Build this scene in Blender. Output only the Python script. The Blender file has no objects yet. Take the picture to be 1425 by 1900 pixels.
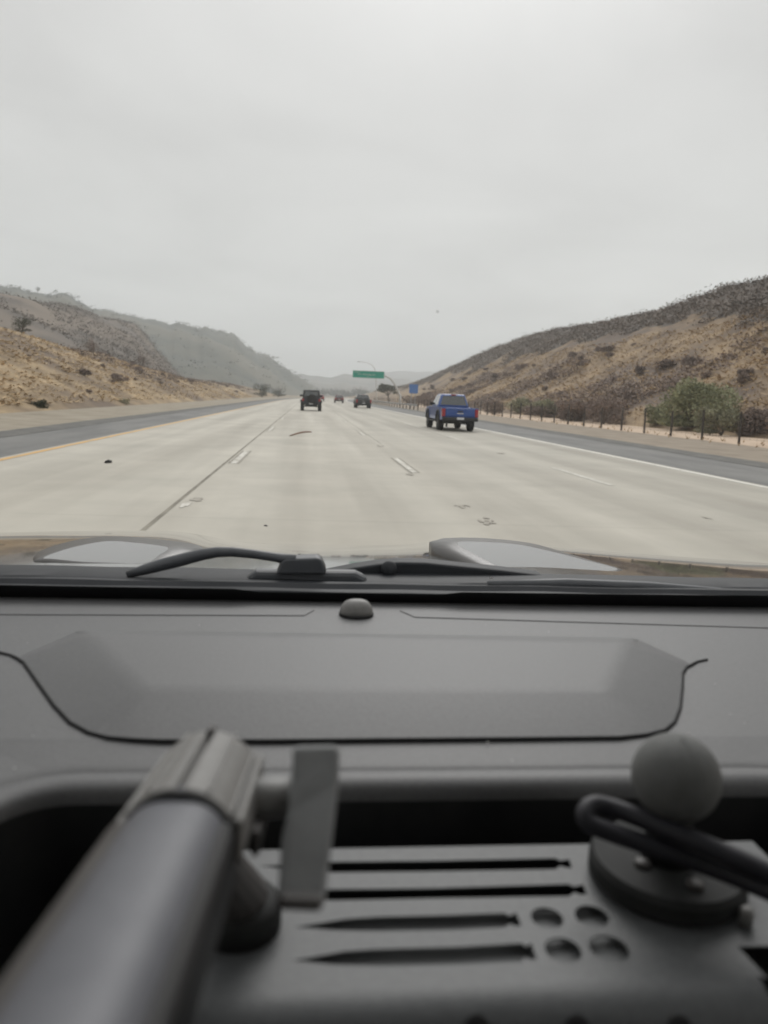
import bpy, bmesh, math, random
import numpy as np
from mathutils import Vector, Matrix, noise
from mathutils.geometry import delaunay_2d_cdt

S = bpy.context.scene
C = S.collection
R = math.radians
PI = math.pi
rng = random.Random(7)
nrg = np.random.default_rng(11)

# ------------------------------------------------------------------ camera
H = 1.49
FPX = 1440.0
YAW, PITCH, ROLL = 5.8, 8.4, 2.3
CM = (Matrix.Rotation(R(-YAW), 3, 'Z') @ Matrix.Rotation(R(90 - PITCH), 3, 'X') @ Matrix.Rotation(R(ROLL), 3, 'Z'))
EYE = Vector((0, 0, H))
cam = bpy.data.cameras.new('camera')
camo = bpy.data.objects.new('camera', cam)
C.objects.link(camo)
camo.matrix_world = Matrix.Translation(EYE) @ CM.to_4x4()
cam.sensor_fit = 'VERTICAL'
cam.sensor_height = 36
cam.sensor_width = 27
cam.lens = FPX / 1900 * 36
cam.clip_start = 0.02
cam.clip_end = 20000
cam.dof.use_dof = True
cam.dof.focus_distance = 1.75
cam.dof.aperture_fstop = cam.lens / 4.2
S.camera = camo


def ray(px, py):
    return CM @ Vector(((px - 712.5) / FPX, -(py - 950) / FPX, -1))


def atY(px, py, Y):
    d = ray(px, py)
    return EYE + d * (Y / d.y)


def atX(px, py, X):
    d = ray(px, py)
    return EYE + d * (X / d.x)


def atZ(px, py, z):
    d = ray(px, py)
    return EYE + d * ((z - H) / d.z)


def atR(px, py, r):
    return EYE + ray(px, py).normalized() * r


# ------------------------------------------------------------------ helpers
def obj(name, verts, faces, m=None, parent=None, smooth=False):
    me = bpy.data.meshes.new(name)
    me.from_pydata([tuple(v) for v in verts], [], faces)
    me.update()
    if smooth:
        me.polygons.foreach_set('use_smooth', [True] * len(me.polygons))
    o = bpy.data.objects.new(name, me)
    C.objects.link(o)
    if m:
        me.materials.append(m)
    if parent:
        o.parent = parent
    return o


def bobj(name, bm, m=None, parent=None, smooth=False):
    me = bpy.data.meshes.new(name)
    bm.to_mesh(me)
    bm.free()
    if smooth:
        me.polygons.foreach_set('use_smooth', [True] * len(me.polygons))
    o = bpy.data.objects.new(name, me)
    C.objects.link(o)
    if m:
        me.materials.append(m)
    if parent:
        o.parent = parent
    return o


def tag(o, label, cat, group=None):
    o['label'] = label
    o['category'] = cat
    if group:
        o['group'] = group
    return o


def thing(name, label, cat, loc=(0, 0, 0), rz=0, group=None):
    o = bpy.data.objects.new(name, None)
    o.empty_display_size = 0.2
    C.objects.link(o)
    o.location = loc
    o.rotation_euler = (0, 0, rz)
    return tag(o, label, cat, group)


def struct(o, kind='structure'):
    o['kind'] = kind
    return o


def copy_tree(o, parent=None):
    c = o.copy()
    C.objects.link(c)
    if parent:
        c.parent = parent
    for ch in list(o.children):
        copy_tree(ch, c)
    return c


def bevel(o, w, seg=2):
    md = o.modifiers.new('bevel', 'BEVEL')
    md.width = w
    md.segments = seg
    md.limit_method = 'ANGLE'
    md.angle_limit = R(30)
    return o


class MB:
    """collects simple solids into one mesh"""
    def __init__(s):
        s.v, s.f = [], []

    def add(s, vs, fs):
        b = len(s.v)
        s.v += [Vector(v) for v in vs]
        s.f += [tuple(i + b for i in f) for f in fs]
        return s

    def box(s, x0, x1, y0, y1, z0, z1):
        return s.add([(x0, y0, z0), (x1, y0, z0), (x1, y1, z0), (x0, y1, z0), (x0, y0, z1), (x1, y0, z1), (x1, y1, z1), (x0, y1, z1)],
                     [(0, 3, 2, 1), (4, 5, 6, 7), (0, 1, 5, 4), (1, 2, 6, 5), (2, 3, 7, 6), (3, 0, 4, 7)])

    def hexa(s, b, t):
        return s.add(list(b) + list(t), [(0, 3, 2, 1), (4, 5, 6, 7), (0, 1, 5, 4), (1, 2, 6, 5), (2, 3, 7, 6), (3, 0, 4, 7)])

    def tube(s, path, r, seg=12, cap=True):
        path = [Vector(p) for p in path]
        n = len(path)
        rr = r if isinstance(r, (list, tuple)) else [r] * n
        vs, fs = [], []
        up = None
        for i, p in enumerate(path):
            t = (path[min(i + 1, n - 1)] - path[max(i - 1, 0)]).normalized()
            if up is None:
                up = t.orthogonal().normalized()
            a = (up - t * up.dot(t)).normalized()
            up = a
            b = t.cross(a)
            for k in range(seg):
                an = 2 * PI * k / seg
                vs.append(p + (a * math.cos(an) + b * math.sin(an)) * rr[i])
        for i in range(n - 1):
            for k in range(seg):
                k2 = (k + 1) % seg
                fs.append((i * seg + k, i * seg + k2, (i + 1) * seg + k2, (i + 1) * seg + k))
        if cap:
            fs.append(tuple(range(seg - 1, -1, -1)))
            fs.append(tuple((n - 1) * seg + k for k in range(seg)))
        return s.add(vs, fs)

    def lathe(s, prof, seg=24, M=None, caps=True):
        """prof: list of (r, z) about local z; M places it"""
        vs, fs = [], []
        for r, z in prof:
            for k in range(seg):
                a = 2 * PI * k / seg
                v = Vector((r * math.cos(a), r * math.sin(a), z))
                vs.append(M @ v if M else v)
        n = len(prof)
        for i in range(n - 1):
            for k in range(seg):
                k2 = (k + 1) % seg
                fs.append((i * seg + k, i * seg + k2, (i + 1) * seg + k2, (i + 1) * seg + k))
        if caps:
            fs.append(tuple(range(seg - 1, -1, -1)))
            fs.append(tuple((n - 1) * seg + k for k in range(seg)))
        return s.add(vs, fs)

    def prism(s, poly, x0, x1):
        """poly in (y,z) swept along x"""
        n = len(poly)
        vs = [(x0, y, z) for y, z in poly] + [(x1, y, z) for y, z in poly]
        fs = [tuple(range(n - 1, -1, -1)), tuple(range(n, 2 * n))]
        fs += [(i, (i + 1) % n, n + (i + 1) % n, n + i) for i in range(n)]
        return s.add(vs, fs)

    def build(s, name, m=None, parent=None, smooth=False, bev=0, seg=2):
        o = obj(name, s.v, s.f, m, parent, smooth)
        bm = bmesh.new()
        bm.from_mesh(o.data)
        bmesh.ops.recalc_face_normals(bm, faces=bm.faces)
        bm.to_mesh(o.data)
        bm.free()
        if bev:
            bevel(o, bev, seg)
        return o


def autosmooth(o, ang=40):
    o.data.polygons.foreach_set('use_smooth', [True] * len(o.data.polygons))
    try:
        o.data.set_sharp_from_angle(angle=R(ang))
    except Exception:
        pass
    return o


# ------------------------------------------------------------------ materials
def mat(name, col, rough=0.6, metal=0.0, col2=None, scale=5.0, detail=6, lo=0.35, hi=0.65, bump=0.0, bscale=None,
        stretch=(1, 1, 1), coat=0.0, spec=0.5, coords='Object', rand=0.0, col3=None, scale3=0.05):
    m = bpy.data.materials.new(name)
    m.use_nodes = True
    nt = m.node_tree
    N, L = nt.nodes, nt.links
    p = N['Principled BSDF']
    p.inputs['Base Color'].default_value = (*col, 1)
    p.inputs['Roughness'].default_value = rough
    p.inputs['Metallic'].default_value = metal
    p.inputs['Specular IOR Level'].default_value = spec
    if coat:
        p.inputs['Coat Weight'].default_value = coat
        p.inputs['Coat Roughness'].default_value = 0.04
    if col2 is None and not bump and not rand:
        return m
    tc = N.new('ShaderNodeTexCoord')
    mp = N.new('ShaderNodeMapping')
    mp.inputs['Scale'].default_value = stretch
    if coords == 'World':
        g = N.new('ShaderNodeNewGeometry')
        L.new(g.outputs['Position'], mp.inputs['Vector'])
    else:
        L.new(tc.outputs[coords], mp.inputs['Vector'])
    vec = mp.outputs['Vector']
    out = None
    if col2 is not None:
        n = N.new('ShaderNodeTexNoise')
        n.inputs['Scale'].default_value = scale
        n.inputs['Detail'].default_value = detail
        n.inputs['Roughness'].default_value = 0.6
        L.new(vec, n.inputs['Vector'])
        r = N.new('ShaderNodeValToRGB')
        r.color_ramp.elements[0].position = lo
        r.color_ramp.elements[0].color = (*col, 1)
        r.color_ramp.elements[1].position = hi
        r.color_ramp.elements[1].color = (*col2, 1)
        L.new(n.outputs['Fac'], r.inputs['Fac'])
        out = r.outputs['Color']
        if col3 is not None:
            n3 = N.new('ShaderNodeTexNoise')
            n3.inputs['Scale'].default_value = scale3
            n3.inputs['Detail'].default_value = 4
            L.new(vec, n3.inputs['Vector'])
            r3 = N.new('ShaderNodeValToRGB')
            r3.color_ramp.elements[0].position = 0.47
            r3.color_ramp.elements[1].position = 0.6
            L.new(n3.outputs['Fac'], r3.inputs['Fac'])
            mx = N.new('ShaderNodeMix')
            mx.data_type = 'RGBA'
            L.new(r3.outputs['Color'], mx.inputs['Factor'])
            L.new(out, mx.inputs[6])
            mx.inputs[7].default_value = (*col3, 1)
            out = mx.outputs[2]
    if rand:
        oi = N.new('ShaderNodeObjectInfo')
        hs = N.new('ShaderNodeHueSaturation')
        mr = N.new('ShaderNodeMapRange')
        mr.inputs['To Min'].default_value = 1 - rand
        mr.inputs['To Max'].default_value = 1 + rand
        L.new(oi.outputs['Random'], mr.inputs['Value'])
        L.new(mr.outputs['Result'], hs.inputs['Value'])
        if out:
            L.new(out, hs.inputs['Color'])
        else:
            hs.inputs['Color'].default_value = (*col, 1)
        out = hs.outputs['Color']
    if out:
        L.new(out, p.inputs['Base Color'])
    if bump:
        nb = N.new('ShaderNodeTexNoise')
        nb.inputs['Scale'].default_value = bscale or scale * 6
        nb.inputs['Detail'].default_value = 4
        L.new(vec, nb.inputs['Vector'])
        b = N.new('ShaderNodeBump')
        b.inputs['Strength'].default_value = min(1, bump)
        b.inputs['Distance'].default_value = 0.02 if coords == 'World' else 0.001
        L.new(nb.outputs['Fac'], b.inputs['Height'])
        L.new(b.outputs['Normal'], p.inputs['Normal'])
    return m


def concrete_mat():
    m = bpy.data.materials.new('concrete_road')
    m.use_nodes = True
    N, L = m.node_tree.nodes, m.node_tree.links
    p = N['Principled BSDF']
    p.inputs['Roughness'].default_value = 0.8
    p.inputs['Specular IOR Level'].default_value = 0.3
    g = N.new('ShaderNodeNewGeometry')
    # long streaks in driving direction
    mp = N.new('ShaderNodeMapping')
    mp.inputs['Scale'].default_value = (1.0, 0.035, 1)
    L.new(g.outputs['Position'], mp.inputs['Vector'])
    n1 = N.new('ShaderNodeTexNoise')
    n1.inputs['Scale'].default_value = 0.9
    n1.inputs['Detail'].default_value = 5
    L.new(mp.outputs['Vector'], n1.inputs['Vector'])
    r1 = N.new('ShaderNodeValToRGB')
    e = r1.color_ramp.elements
    e[0].position, e[0].color = 0.34, (0.39, 0.365, 0.312, 1)
    e[1].position, e[1].color = 0.62, (0.49, 0.465, 0.402, 1)
    L.new(n1.outputs['Fac'], r1.inputs['Fac'])
    # patches
    n2 = N.new('ShaderNodeTexNoise')
    n2.inputs['Scale'].default_value = 0.35
    n2.inputs['Detail'].default_value = 9
    n2.inputs['Roughness'].default_value = 0.65
    L.new(g.outputs['Position'], n2.inputs['Vector'])
    r2 = N.new('ShaderNodeValToRGB')
    e = r2.color_ramp.elements
    e[0].position, e[0].color = 0.3, (0.86, 0.86, 0.86, 1)
    e[1].position, e[1].color = 0.65, (1.06, 1.06, 1.06, 1)
    L.new(n2.outputs['Fac'], r2.inputs['Fac'])
    mx = N.new('ShaderNodeMix')
    mx.data_type, mx.blend_type = 'RGBA', 'MULTIPLY'
    mx.inputs['Factor'].default_value = 1
    L.new(r1.outputs['Color'], mx.inputs[6])
    L.new(r2.outputs['Color'], mx.inputs[7])
    # right-hand lanes are more worn: darker grey concrete from lane three outwards
    sx = N.new('ShaderNodeSeparateXYZ')
    L.new(g.outputs['Position'], sx.inputs['Vector'])
    lane = N.new('ShaderNodeMapRange')
    lane.inputs['From Min'].default_value = 1.5
    lane.inputs['From Max'].default_value = 7.5
    lane.inputs['To Min'].default_value = 1.0
    lane.inputs['To Max'].default_value = 0.86
    L.new(sx.outputs['X'], lane.inputs['Value'])
    # slab joints across the road
    dv = N.new('ShaderNodeMath'); dv.operation = 'DIVIDE'; dv.inputs[1].default_value = 4.6
    fr = N.new('ShaderNodeMath'); fr.operation = 'FRACT'
    lt = N.new('ShaderNodeMath'); lt.operation = 'LESS_THAN'; lt.inputs[1].default_value = 0.006
    mj = N.new('ShaderNodeMath'); mj.operation = 'MULTIPLY_ADD'; mj.inputs[1].default_value = -0.14; mj.inputs[2].default_value = 1.0
    L.new(sx.outputs['Y'], dv.inputs[0]); L.new(dv.outputs[0], fr.inputs[0]); L.new(fr.outputs[0], lt.inputs[0]); L.new(lt.outputs[0], mj.inputs[0])
    ph = N.new('ShaderNodeMath'); ph.operation = 'MULTIPLY_ADD'; ph.inputs[1].default_value = 2 * PI / 1.87; ph.inputs[2].default_value = -.25 * 2 * PI / 1.87
    cs_n = N.new('ShaderNodeMath'); cs_n.operation = 'COSINE'
    tk = N.new('ShaderNodeMath'); tk.operation = 'MULTIPLY_ADD'; tk.inputs[1].default_value = 0.03; tk.inputs[2].default_value = 1.0
    L.new(sx.outputs['X'], ph.inputs[0]); L.new(ph.outputs[0], cs_n.inputs[0]); L.new(cs_n.outputs[0], tk.inputs[0])
    m0 = N.new('ShaderNodeMath'); m0.operation = 'MULTIPLY'
    L.new(tk.outputs[0], m0.inputs[0]); L.new(mj.outputs[0], m0.inputs[1])
    mm = N.new('ShaderNodeMath'); mm.operation = 'MULTIPLY'
    L.new(m0.outputs[0], mm.inputs[0]); L.new(lane.outputs['Result'], mm.inputs[1])
    vm = N.new('ShaderNodeVectorMath'); vm.operation = 'SCALE'
    L.new(mx.outputs[2], vm.inputs[0]); L.new(mm.outputs[0], vm.inputs['Scale'])
    L.new(vm.outputs['Vector'], p.inputs['Base Color'])
    nb = N.new('ShaderNodeTexNoise'); nb.inputs['Scale'].default_value = 40
    L.new(g.outputs['Position'], nb.inputs['Vector'])
    b = N.new('ShaderNodeBump'); b.inputs['Strength'].default_value = 0.3; b.inputs['Distance'].default_value = 0.01
    L.new(nb.outputs['Fac'], b.inputs['Height']); L.new(b.outputs['Normal'], p.inputs['Normal'])
    return m


def paint_mark(name, col, lo=0.38, hi=0.6):
    return mat(name, (0.33, 0.305, 0.25), 0.7, col2=col, scale=2.2, detail=8, lo=lo, hi=hi, coords='World', stretch=(3, 0.7, 1))


M = {}
M['concrete'] = concrete_mat()
M['asphalt'] = mat('asphalt', (0.125, 0.125, 0.12), 0.85, col2=(0.19, 0.188, 0.178), scale=0.8, detail=9, coords='World', stretch=(1, .25, 1), bump=.4, bscale=30)
M['asphalt_dark'] = mat('asphalt_dark', (0.085, 0.085, 0.08), 0.9, col2=(0.15, 0.145, 0.13), scale=1.6, detail=9, coords='World', bump=.5, bscale=18)
M['verge'] = mat('verge_dirt', (0.24, 0.205, 0.15), 0.95, col2=(0.33, 0.29, 0.225), scale=0.7, detail=10, coords='World', bump=.6, bscale=9)
M['verge_r'] = mat('verge_dirt_right', (0.22, 0.18, 0.135), 0.95, col2=(0.31, 0.26, 0.2), scale=0.8, detail=10, coords='World', bump=.6, bscale=9)
M['sand'] = mat('sand', (0.44, 0.33, 0.235), 0.95, col2=(0.60, 0.47, 0.35), scale=0.9, detail=10, coords='World', bump=.6, bscale=7)
M['ground'] = mat('ground_soil', (0.2, 0.16, 0.11), 0.95, col2=(0.27, 0.22, 0.15), scale=0.05, detail=10, coords='World')
M['white_line'] = paint_mark('white_line', (0.70, 0.68, 0.62), 0.25, 0.45)
M['white_dash'] = paint_mark('white_dash', (0.60, 0.58, 0.52), 0.36, 0.58)
M['yellow_line'] = paint_mark('yellow_line', (0.62, 0.37, 0.12), 0.25, 0.5)
M['tar'] = mat('tar', (0.17, 0.155, 0.125), 0.9, col2=(0.28, 0.26, 0.21), scale=3, coords='World', stretch=(4, .6, 1))
M['patch'] = mat('dark_patch', (0.29, 0.268, 0.228), 0.9, col2=(0.40, 0.375, 0.32), scale=9, detail=8, coords='World', lo=.42, hi=.6)

M['slope_gold'] = mat('slope_gold', (0.17, 0.122, 0.072), 0.95, col2=(0.40, 0.298, 0.175), scale=0.34, detail=14, coords='World', lo=.36, hi=.62, stretch=(1, .5, 1), bump=1, bscale=1.8, col3=(0.15, 0.11, 0.076), scale3=0.12)
M['slope_right'] = mat('slope_right', (0.165, 0.115, 0.068), 0.95, col2=(0.32, 0.228, 0.132), scale=0.34, detail=14, coords='World', lo=.36, hi=.62, bump=1, bscale=1.8, stretch=(1, .55, 1), col3=(0.125, 0.09, 0.065), scale3=0.11)
M['hill_brush'] = mat('hill_brush', (0.075, 0.063, 0.052), 0.95, col2=(0.155, 0.128, 0.102), scale=0.09, detail=12, coords='World', lo=.36, hi=.64, bump=1, bscale=.4, col3=(0.18, 0.145, 0.112), scale3=0.022, stretch=(1, 1, 2.5))
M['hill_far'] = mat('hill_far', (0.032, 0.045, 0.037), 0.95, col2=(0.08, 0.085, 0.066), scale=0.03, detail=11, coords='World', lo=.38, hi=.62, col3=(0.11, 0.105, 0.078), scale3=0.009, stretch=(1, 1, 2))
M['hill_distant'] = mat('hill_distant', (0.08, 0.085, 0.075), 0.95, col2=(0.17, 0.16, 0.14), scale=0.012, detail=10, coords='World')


def leaf_mat(name, a, b, rand=.18, scale=2.5):
    m = mat(name, a, 0.75, col2=b, scale=scale, detail=5, lo=.36, hi=.64, rand=rand, spec=0.2)
    return m


M['leaf_green'] = leaf_mat('leaf_green', (0.17, 0.18, 0.10), (0.39, 0.40, 0.25), scale=.9)
M['leaf_sage'] = leaf_mat('leaf_sage', (0.19, 0.19, 0.125), (0.40, 0.39, 0.26), scale=.9)
M['leaf_dark'] = leaf_mat('leaf_dark', (0.035, 0.042, 0.024), (0.09, 0.095, 0.055))
M['leaf_brown'] = leaf_mat('leaf_brown', (0.17, 0.132, 0.113), (0.265, 0.207, 0.175))
M['leaf_scrub'] = leaf_mat('leaf_scrub', (0.15, 0.127, 0.108), (0.235, 0.195, 0.163), rand=0.1, scale=.12)
M['brush_soil'] = mat('brush_soil', (0.085, 0.07, 0.058), 0.95, col2=(0.145, 0.119, 0.097), scale=.5, detail=11, coords='World', bump=1, bscale=1.5)
M['dash_edge'] = mat('dash_edge', (0.25, 0.232, 0.19), 0.9, col2=(0.36, 0.335, 0.285), scale=3, coords='World', stretch=(4, .6, 1))
M['leaf_scrub_far'] = leaf_mat('leaf_scrub_far', (0.05, 0.064, 0.052), (0.10, 0.106, 0.08), rand=0.1, scale=.05)
M['leaf_mid'] = leaf_mat('leaf_mid', (0.125, 0.108, 0.092), (0.185, 0.157, 0.13), rand=0.1, scale=.05)
M['grass'] = mat('dry_grass', (0.40, 0.292, 0.172), 0.9, col2=(0.62, 0.47, 0.29), scale=.34, detail=8, lo=.36, hi=.62, coords='World', stretch=(1, .5, 1), spec=.2)
M['grass_r'] = mat('dry_grass_right', (0.36, 0.255, 0.147), 0.9, col2=(0.52, 0.38, 0.228), scale=.3, detail=8, lo=.34, hi=.66, coords='World', stretch=(1, .55, 1), spec=.2)
M['bark'] = mat('bark', (0.09, 0.07, 0.055), 0.9, col2=(0.17, 0.14, 0.11), scale=8)

M['dash'] = mat('dash_plastic', (0.108, 0.109, 0.111), 0.5, col2=(0.126, 0.127, 0.129), scale=420, detail=2, bump=.3, bscale=700)
M['dash_panel'] = M['dash']
M['dash_black'] = mat('black_plastic', (0.012, 0.013, 0.014), 0.6, col2=(0.02, 0.02, 0.021), scale=40)
M['seam'] = mat('seam_rubber', (0.012, 0.012, 0.013), 0.8)
M['tray'] = mat('tray_metal', (0.085, 0.09, 0.093), 0.48, col2=(0.105, 0.11, 0.113), scale=220, detail=4, bump=.25, bscale=700)
M['tray_floor'] = mat('tray_floor', (0.16, 0.167, 0.17), 0.7, col2=(0.19, 0.197, 0.2), scale=40)
M['cowl'] = mat('cowl_plastic', (0.014, 0.016, 0.019), 0.6, col2=(0.02, 0.022, 0.026), scale=25, bump=.2, bscale=500, spec=.35)
M['wiper'] = mat('wiper_paint', (0.05, 0.054, 0.06), 0.45, col2=(0.068, 0.072, 0.078), scale=30)
M['frit'] = mat('frit_black', (0.004, 0.004, 0.005), 0.5)
M['hood'] = mat('hood_paint', (0.085, 0.085, 0.082), 0.1, col2=(0.093, 0.093, 0.09), scale=900, detail=1, spec=.8, coat=.8)
M['headliner'] = mat('headliner', (0.25, 0.245, 0.235), 0.95, col2=(0.28, 0.275, 0.265), scale=60)
M['arm_tube'] = mat('arm_tube', (0.135, 0.14, 0.16), 0.5, col2=(0.155, 0.16, 0.18), scale=60, metal=.05, detail=5)
M['arm_side'] = mat('arm_side', (0.075, 0.07, 0.068), 0.5, col2=(0.1, 0.094, 0.09), scale=40)
M['clamp'] = mat('clamp_metal', (0.21, 0.206, 0.198), 0.5, col2=(0.245, 0.24, 0.232), scale=120, bump=.3, bscale=500)
M['clamp_light'] = mat('shaft_metal', (0.42, 0.42, 0.415), 0.5, col2=(0.46, 0.46, 0.455), scale=90)
M['knob'] = mat('knob_plastic', (0.29, 0.30, 0.305), 0.5, col2=(0.33, 0.34, 0.345), scale=80, bump=.2, bscale=500)
M['rubber'] = mat('ball_rubber', (0.15, 0.154, 0.15), 0.8, col2=(0.18, 0.184, 0.18), scale=90, bump=.3, bscale=600)
M['disc'] = mat('base_plate_metal', (0.02, 0.021, 0.021), 0.7, col2=(0.03, 0.031, 0.031), scale=60, spec=.3)
M['cable'] = mat('cable_rubber', (0.018, 0.018, 0.024), 0.55, col2=(0.03, 0.03, 0.038), scale=50)
M['steel'] = mat('steel', (0.28, 0.28, 0.28), 0.55, metal=.4, col2=(0.32, 0.32, 0.32), scale=30)

M['blue'] = mat('blue_paint', (0.018, 0.072, 0.28), 0.3, coat=.6, col2=(0.022, 0.08, 0.30), scale=3)
M['jeep'] = mat('navy_paint', (0.018, 0.021, 0.030), 0.4, coat=.2, col2=(0.022, 0.026, 0.036), scale=3)
M['black_paint'] = mat('black_paint', (0.02, 0.02, 0.023), 0.35, coat=.4, col2=(0.026, 0.026, 0.03), scale=3)
M['maroon'] = mat('maroon_paint', (0.12, 0.04, 0.038), 0.4, coat=.3, col2=(0.135, 0.045, 0.043), scale=3)
M['red_paint'] = mat('red_paint', (0.30, 0.03, 0.03), 0.4, coat=.3, col2=(0.33, 0.035, 0.035), scale=3)
M['tyre'] = mat('tyre_rubber', (0.015, 0.015, 0.016), 0.85, col2=(0.03, 0.03, 0.03), scale=12)
M['rim'] = mat('rim_metal', (0.25, 0.25, 0.26), 0.4, metal=.7, col2=(0.3, 0.3, 0.31), scale=10)
M['car_glass'] = mat('car_glass', (0.03, 0.037, 0.037), 0.06, col2=(0.036, 0.043, 0.043), scale=3, spec=.9, coat=.8)
M['trim'] = mat('black_trim', (0.02, 0.021, 0.022), 0.6, col2=(0.03, 0.031, 0.032), scale=9)
M['tail'] = mat('tail_lens', (0.30, 0.022, 0.03), 0.25, col2=(0.36, 0.03, 0.04), scale=9, coat=.3)
M['plate'] = mat('plate_white', (0.62, 0.63, 0.65), 0.45, col2=(0.7, 0.7, 0.71), scale=15)
M['chrome'] = mat('chrome', (0.6, 0.6, 0.6), 0.2, metal=1, col2=(0.65, 0.65, 0.65), scale=5)

M['sign_green'] = mat('sign_green', (0.01, 0.31, 0.22), 0.5, col2=(0.016, 0.33, 0.235), scale=2)
M['sign_white'] = mat('sign_white', (0.7, 0.72, 0.7), 0.5, col2=(0.76, 0.77, 0.75), scale=2)
M['sign_blue'] = mat('sign_blue', (0.09, 0.20, 0.48), 0.5, col2=(0.1, 0.22, 0.51), scale=2)
M['galv'] = mat('galvanised', (0.34, 0.33, 0.32), 0.5, metal=.4, col2=(0.42, 0.41, 0.4), scale=3)
M['lamp_pole'] = mat('lamp_pole', (0.55, 0.54, 0.52), 0.5, col2=(0.6, 0.59, 0.57), scale=3)
M['post'] = mat('fence_post', (0.045, 0.04, 0.036), 0.9, col2=(0.09, 0.08, 0.07), scale=6, rand=.2)
M['wire'] = mat('fence_wire', (0.12, 0.11, 0.1), 0.6, metal=.4, col2=(0.17, 0.15, 0.14), scale=5)
M['rust'] = mat('rust_brown', (0.10, 0.05, 0.028), 0.8, col2=(0.20, 0.10, 0.055), scale=14)
M['litter_white'] = mat('litter_white', (0.55, 0.54, 0.52), 0.7, col2=(0.65, 0.64, 0.62), scale=8)


def glass_mat():
    m = bpy.data.materials.new('windscreen_glass')
    m.use_nodes = True
    N, L = m.node_tree.nodes, m.node_tree.links
    for n in list(N):
        N.remove(n)
    o = N.new('ShaderNodeOutputMaterial')
    mx = N.new('ShaderNodeMixShader')
    t = N.new('ShaderNodeBsdfTransparent')
    t.inputs['Color'].default_value = (0.975, 0.98, 0.985, 1)
    g = N.new('ShaderNodeBsdfGlossy')
    g.inputs['Roughness'].default_value = 0.02
    fr = N.new('ShaderNodeFresnel')
    fr.inputs['IOR'].default_value = 1.2
    L.new(fr.outputs[0], mx.inputs[0])
    L.new(t.outputs[0], mx.inputs[1])
    L.new(g.outputs[0], mx.inputs[2])
    L.new(mx.outputs[0], o.inputs['Surface'])
    return m


M['glass'] = glass_mat()

# ------------------------------------------------------------------ world, sun, haze
W = bpy.data.worlds.new('World')
S.world = W
W.use_nodes = True
SUN_EL, SUN_AZ = 40.0, 12.0
nt = W.node_tree
N, L = nt.nodes, nt.links
bg = N['Background']
bg.inputs['Strength'].default_value = 0.1
sky = N.new('ShaderNodeTexSky')
sky.sky_type = 'NISHITA'
sky.sun_disc = False
sky.sun_elevation = R(SUN_EL)
sky.sun_rotation = R(SUN_AZ)
sky.dust_density = 6
hs = N.new('ShaderNodeHueSaturation')
hs.inputs['Saturation'].default_value = 0.1
L.new(sky.outputs[0], hs.inputs['Color'])
tc = N.new('ShaderNodeTexCoord')
sp = N.new('ShaderNodeSeparateXYZ')
L.new(tc.outputs['Generated'], sp.inputs[0])
rp = N.new('ShaderNodeValToRGB')
rp.color_ramp.interpolation = 'B_SPLINE'
el = rp.color_ramp.elements
el[0].position, el[0].color = 0.0, (.635, .648, .635, 1)
el[1].position, el[1].color = 1.0, (.86, .855, .845, 1)
for pos, c in ((0.12, (.60, .609, .594, 1)), (0.25, (.555, .558, .546, 1)), (0.42, (.585, .585, .574, 1)), (0.6, (.70, .697, .686, 1))):
    q = el.new(pos)
    q.color = c
L.new(sp.outputs['Z'], rp.inputs['Fac'])
# cloud sheet: project the direction on a plane overhead
ad = N.new('ShaderNodeMath'); ad.operation = 'ADD'; ad.inputs[1].default_value = 0.18
L.new(sp.outputs['Z'], ad.inputs[0])
cx = N.new('ShaderNodeMath'); cx.operation = 'DIVIDE'; L.new(sp.outputs['X'], cx.inputs[0]); L.new(ad.outputs[0], cx.inputs[1])
cy = N.new('ShaderNodeMath'); cy.operation = 'DIVIDE'; L.new(sp.outputs['Y'], cy.inputs[0]); L.new(ad.outputs[0], cy.inputs[1])
cb = N.new('ShaderNodeCombineXYZ'); L.new(cx.outputs[0], cb.inputs[0]); L.new(cy.outputs[0], cb.inputs[1])
cn = N.new('ShaderNodeTexNoise')
cn.inputs['Scale'].default_value = 1.15
cn.inputs['Detail'].default_value = 5
cn.inputs['Roughness'].default_value = 0.5
cn.inputs['Distortion'].default_value = 0.4
L.new(cb.outputs[0], cn.inputs['Vector'])
cr = N.new('ShaderNodeMapRange')
cr.inputs['From Min'].default_value = 0.3
cr.inputs['From Max'].default_value = 0.7
cr.inputs['To Min'].default_value = 0.875 * 11.6
cr.inputs['To Max'].default_value = 1.085 * 11.6
L.new(cn.outputs['Fac'], cr.inputs['Value'])
vs = N.new('ShaderNodeVectorMath'); vs.operation = 'SCALE'
L.new(rp.outputs['Color'], vs.inputs[0]); L.new(cr.outputs['Result'], vs.inputs['Scale'])
mx = N.new('ShaderNodeMix'); mx.data_type = 'RGBA'; mx.inputs['Factor'].default_value = 0.06
L.new(vs.outputs['Vector'], mx.inputs[6]); L.new(hs.outputs['Color'], mx.inputs[7])
L.new(mx.outputs[2], bg.inputs['Color'])

sl = bpy.data.lights.new('sun', 'SUN')
sl.energy = 1.5
sl.angle = R(35)
sl.color = (1, 0.98, 0.95)
so = bpy.data.objects.new('sun', sl)
C.objects.link(so)
sd = Vector((math.sin(R(SUN_AZ)) * math.cos(R(SUN_EL)), math.cos(R(SUN_AZ)) * math.cos(R(SUN_EL)), math.sin(R(SUN_EL))))
so.rotation_euler = sd.to_track_quat('Z', 'Y').to_euler()

S.view_settings.view_transform = 'Standard'
S.view_settings.look = 'None'
S.view_settings.exposure = 0.06
S.view_settings.gamma = 1
S.cycles.use_denoising = True
S.cycles.max_bounces = 8
S.cycles.transparent_max_bounces = 16
S.cycles.volume_bounces = 2

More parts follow.
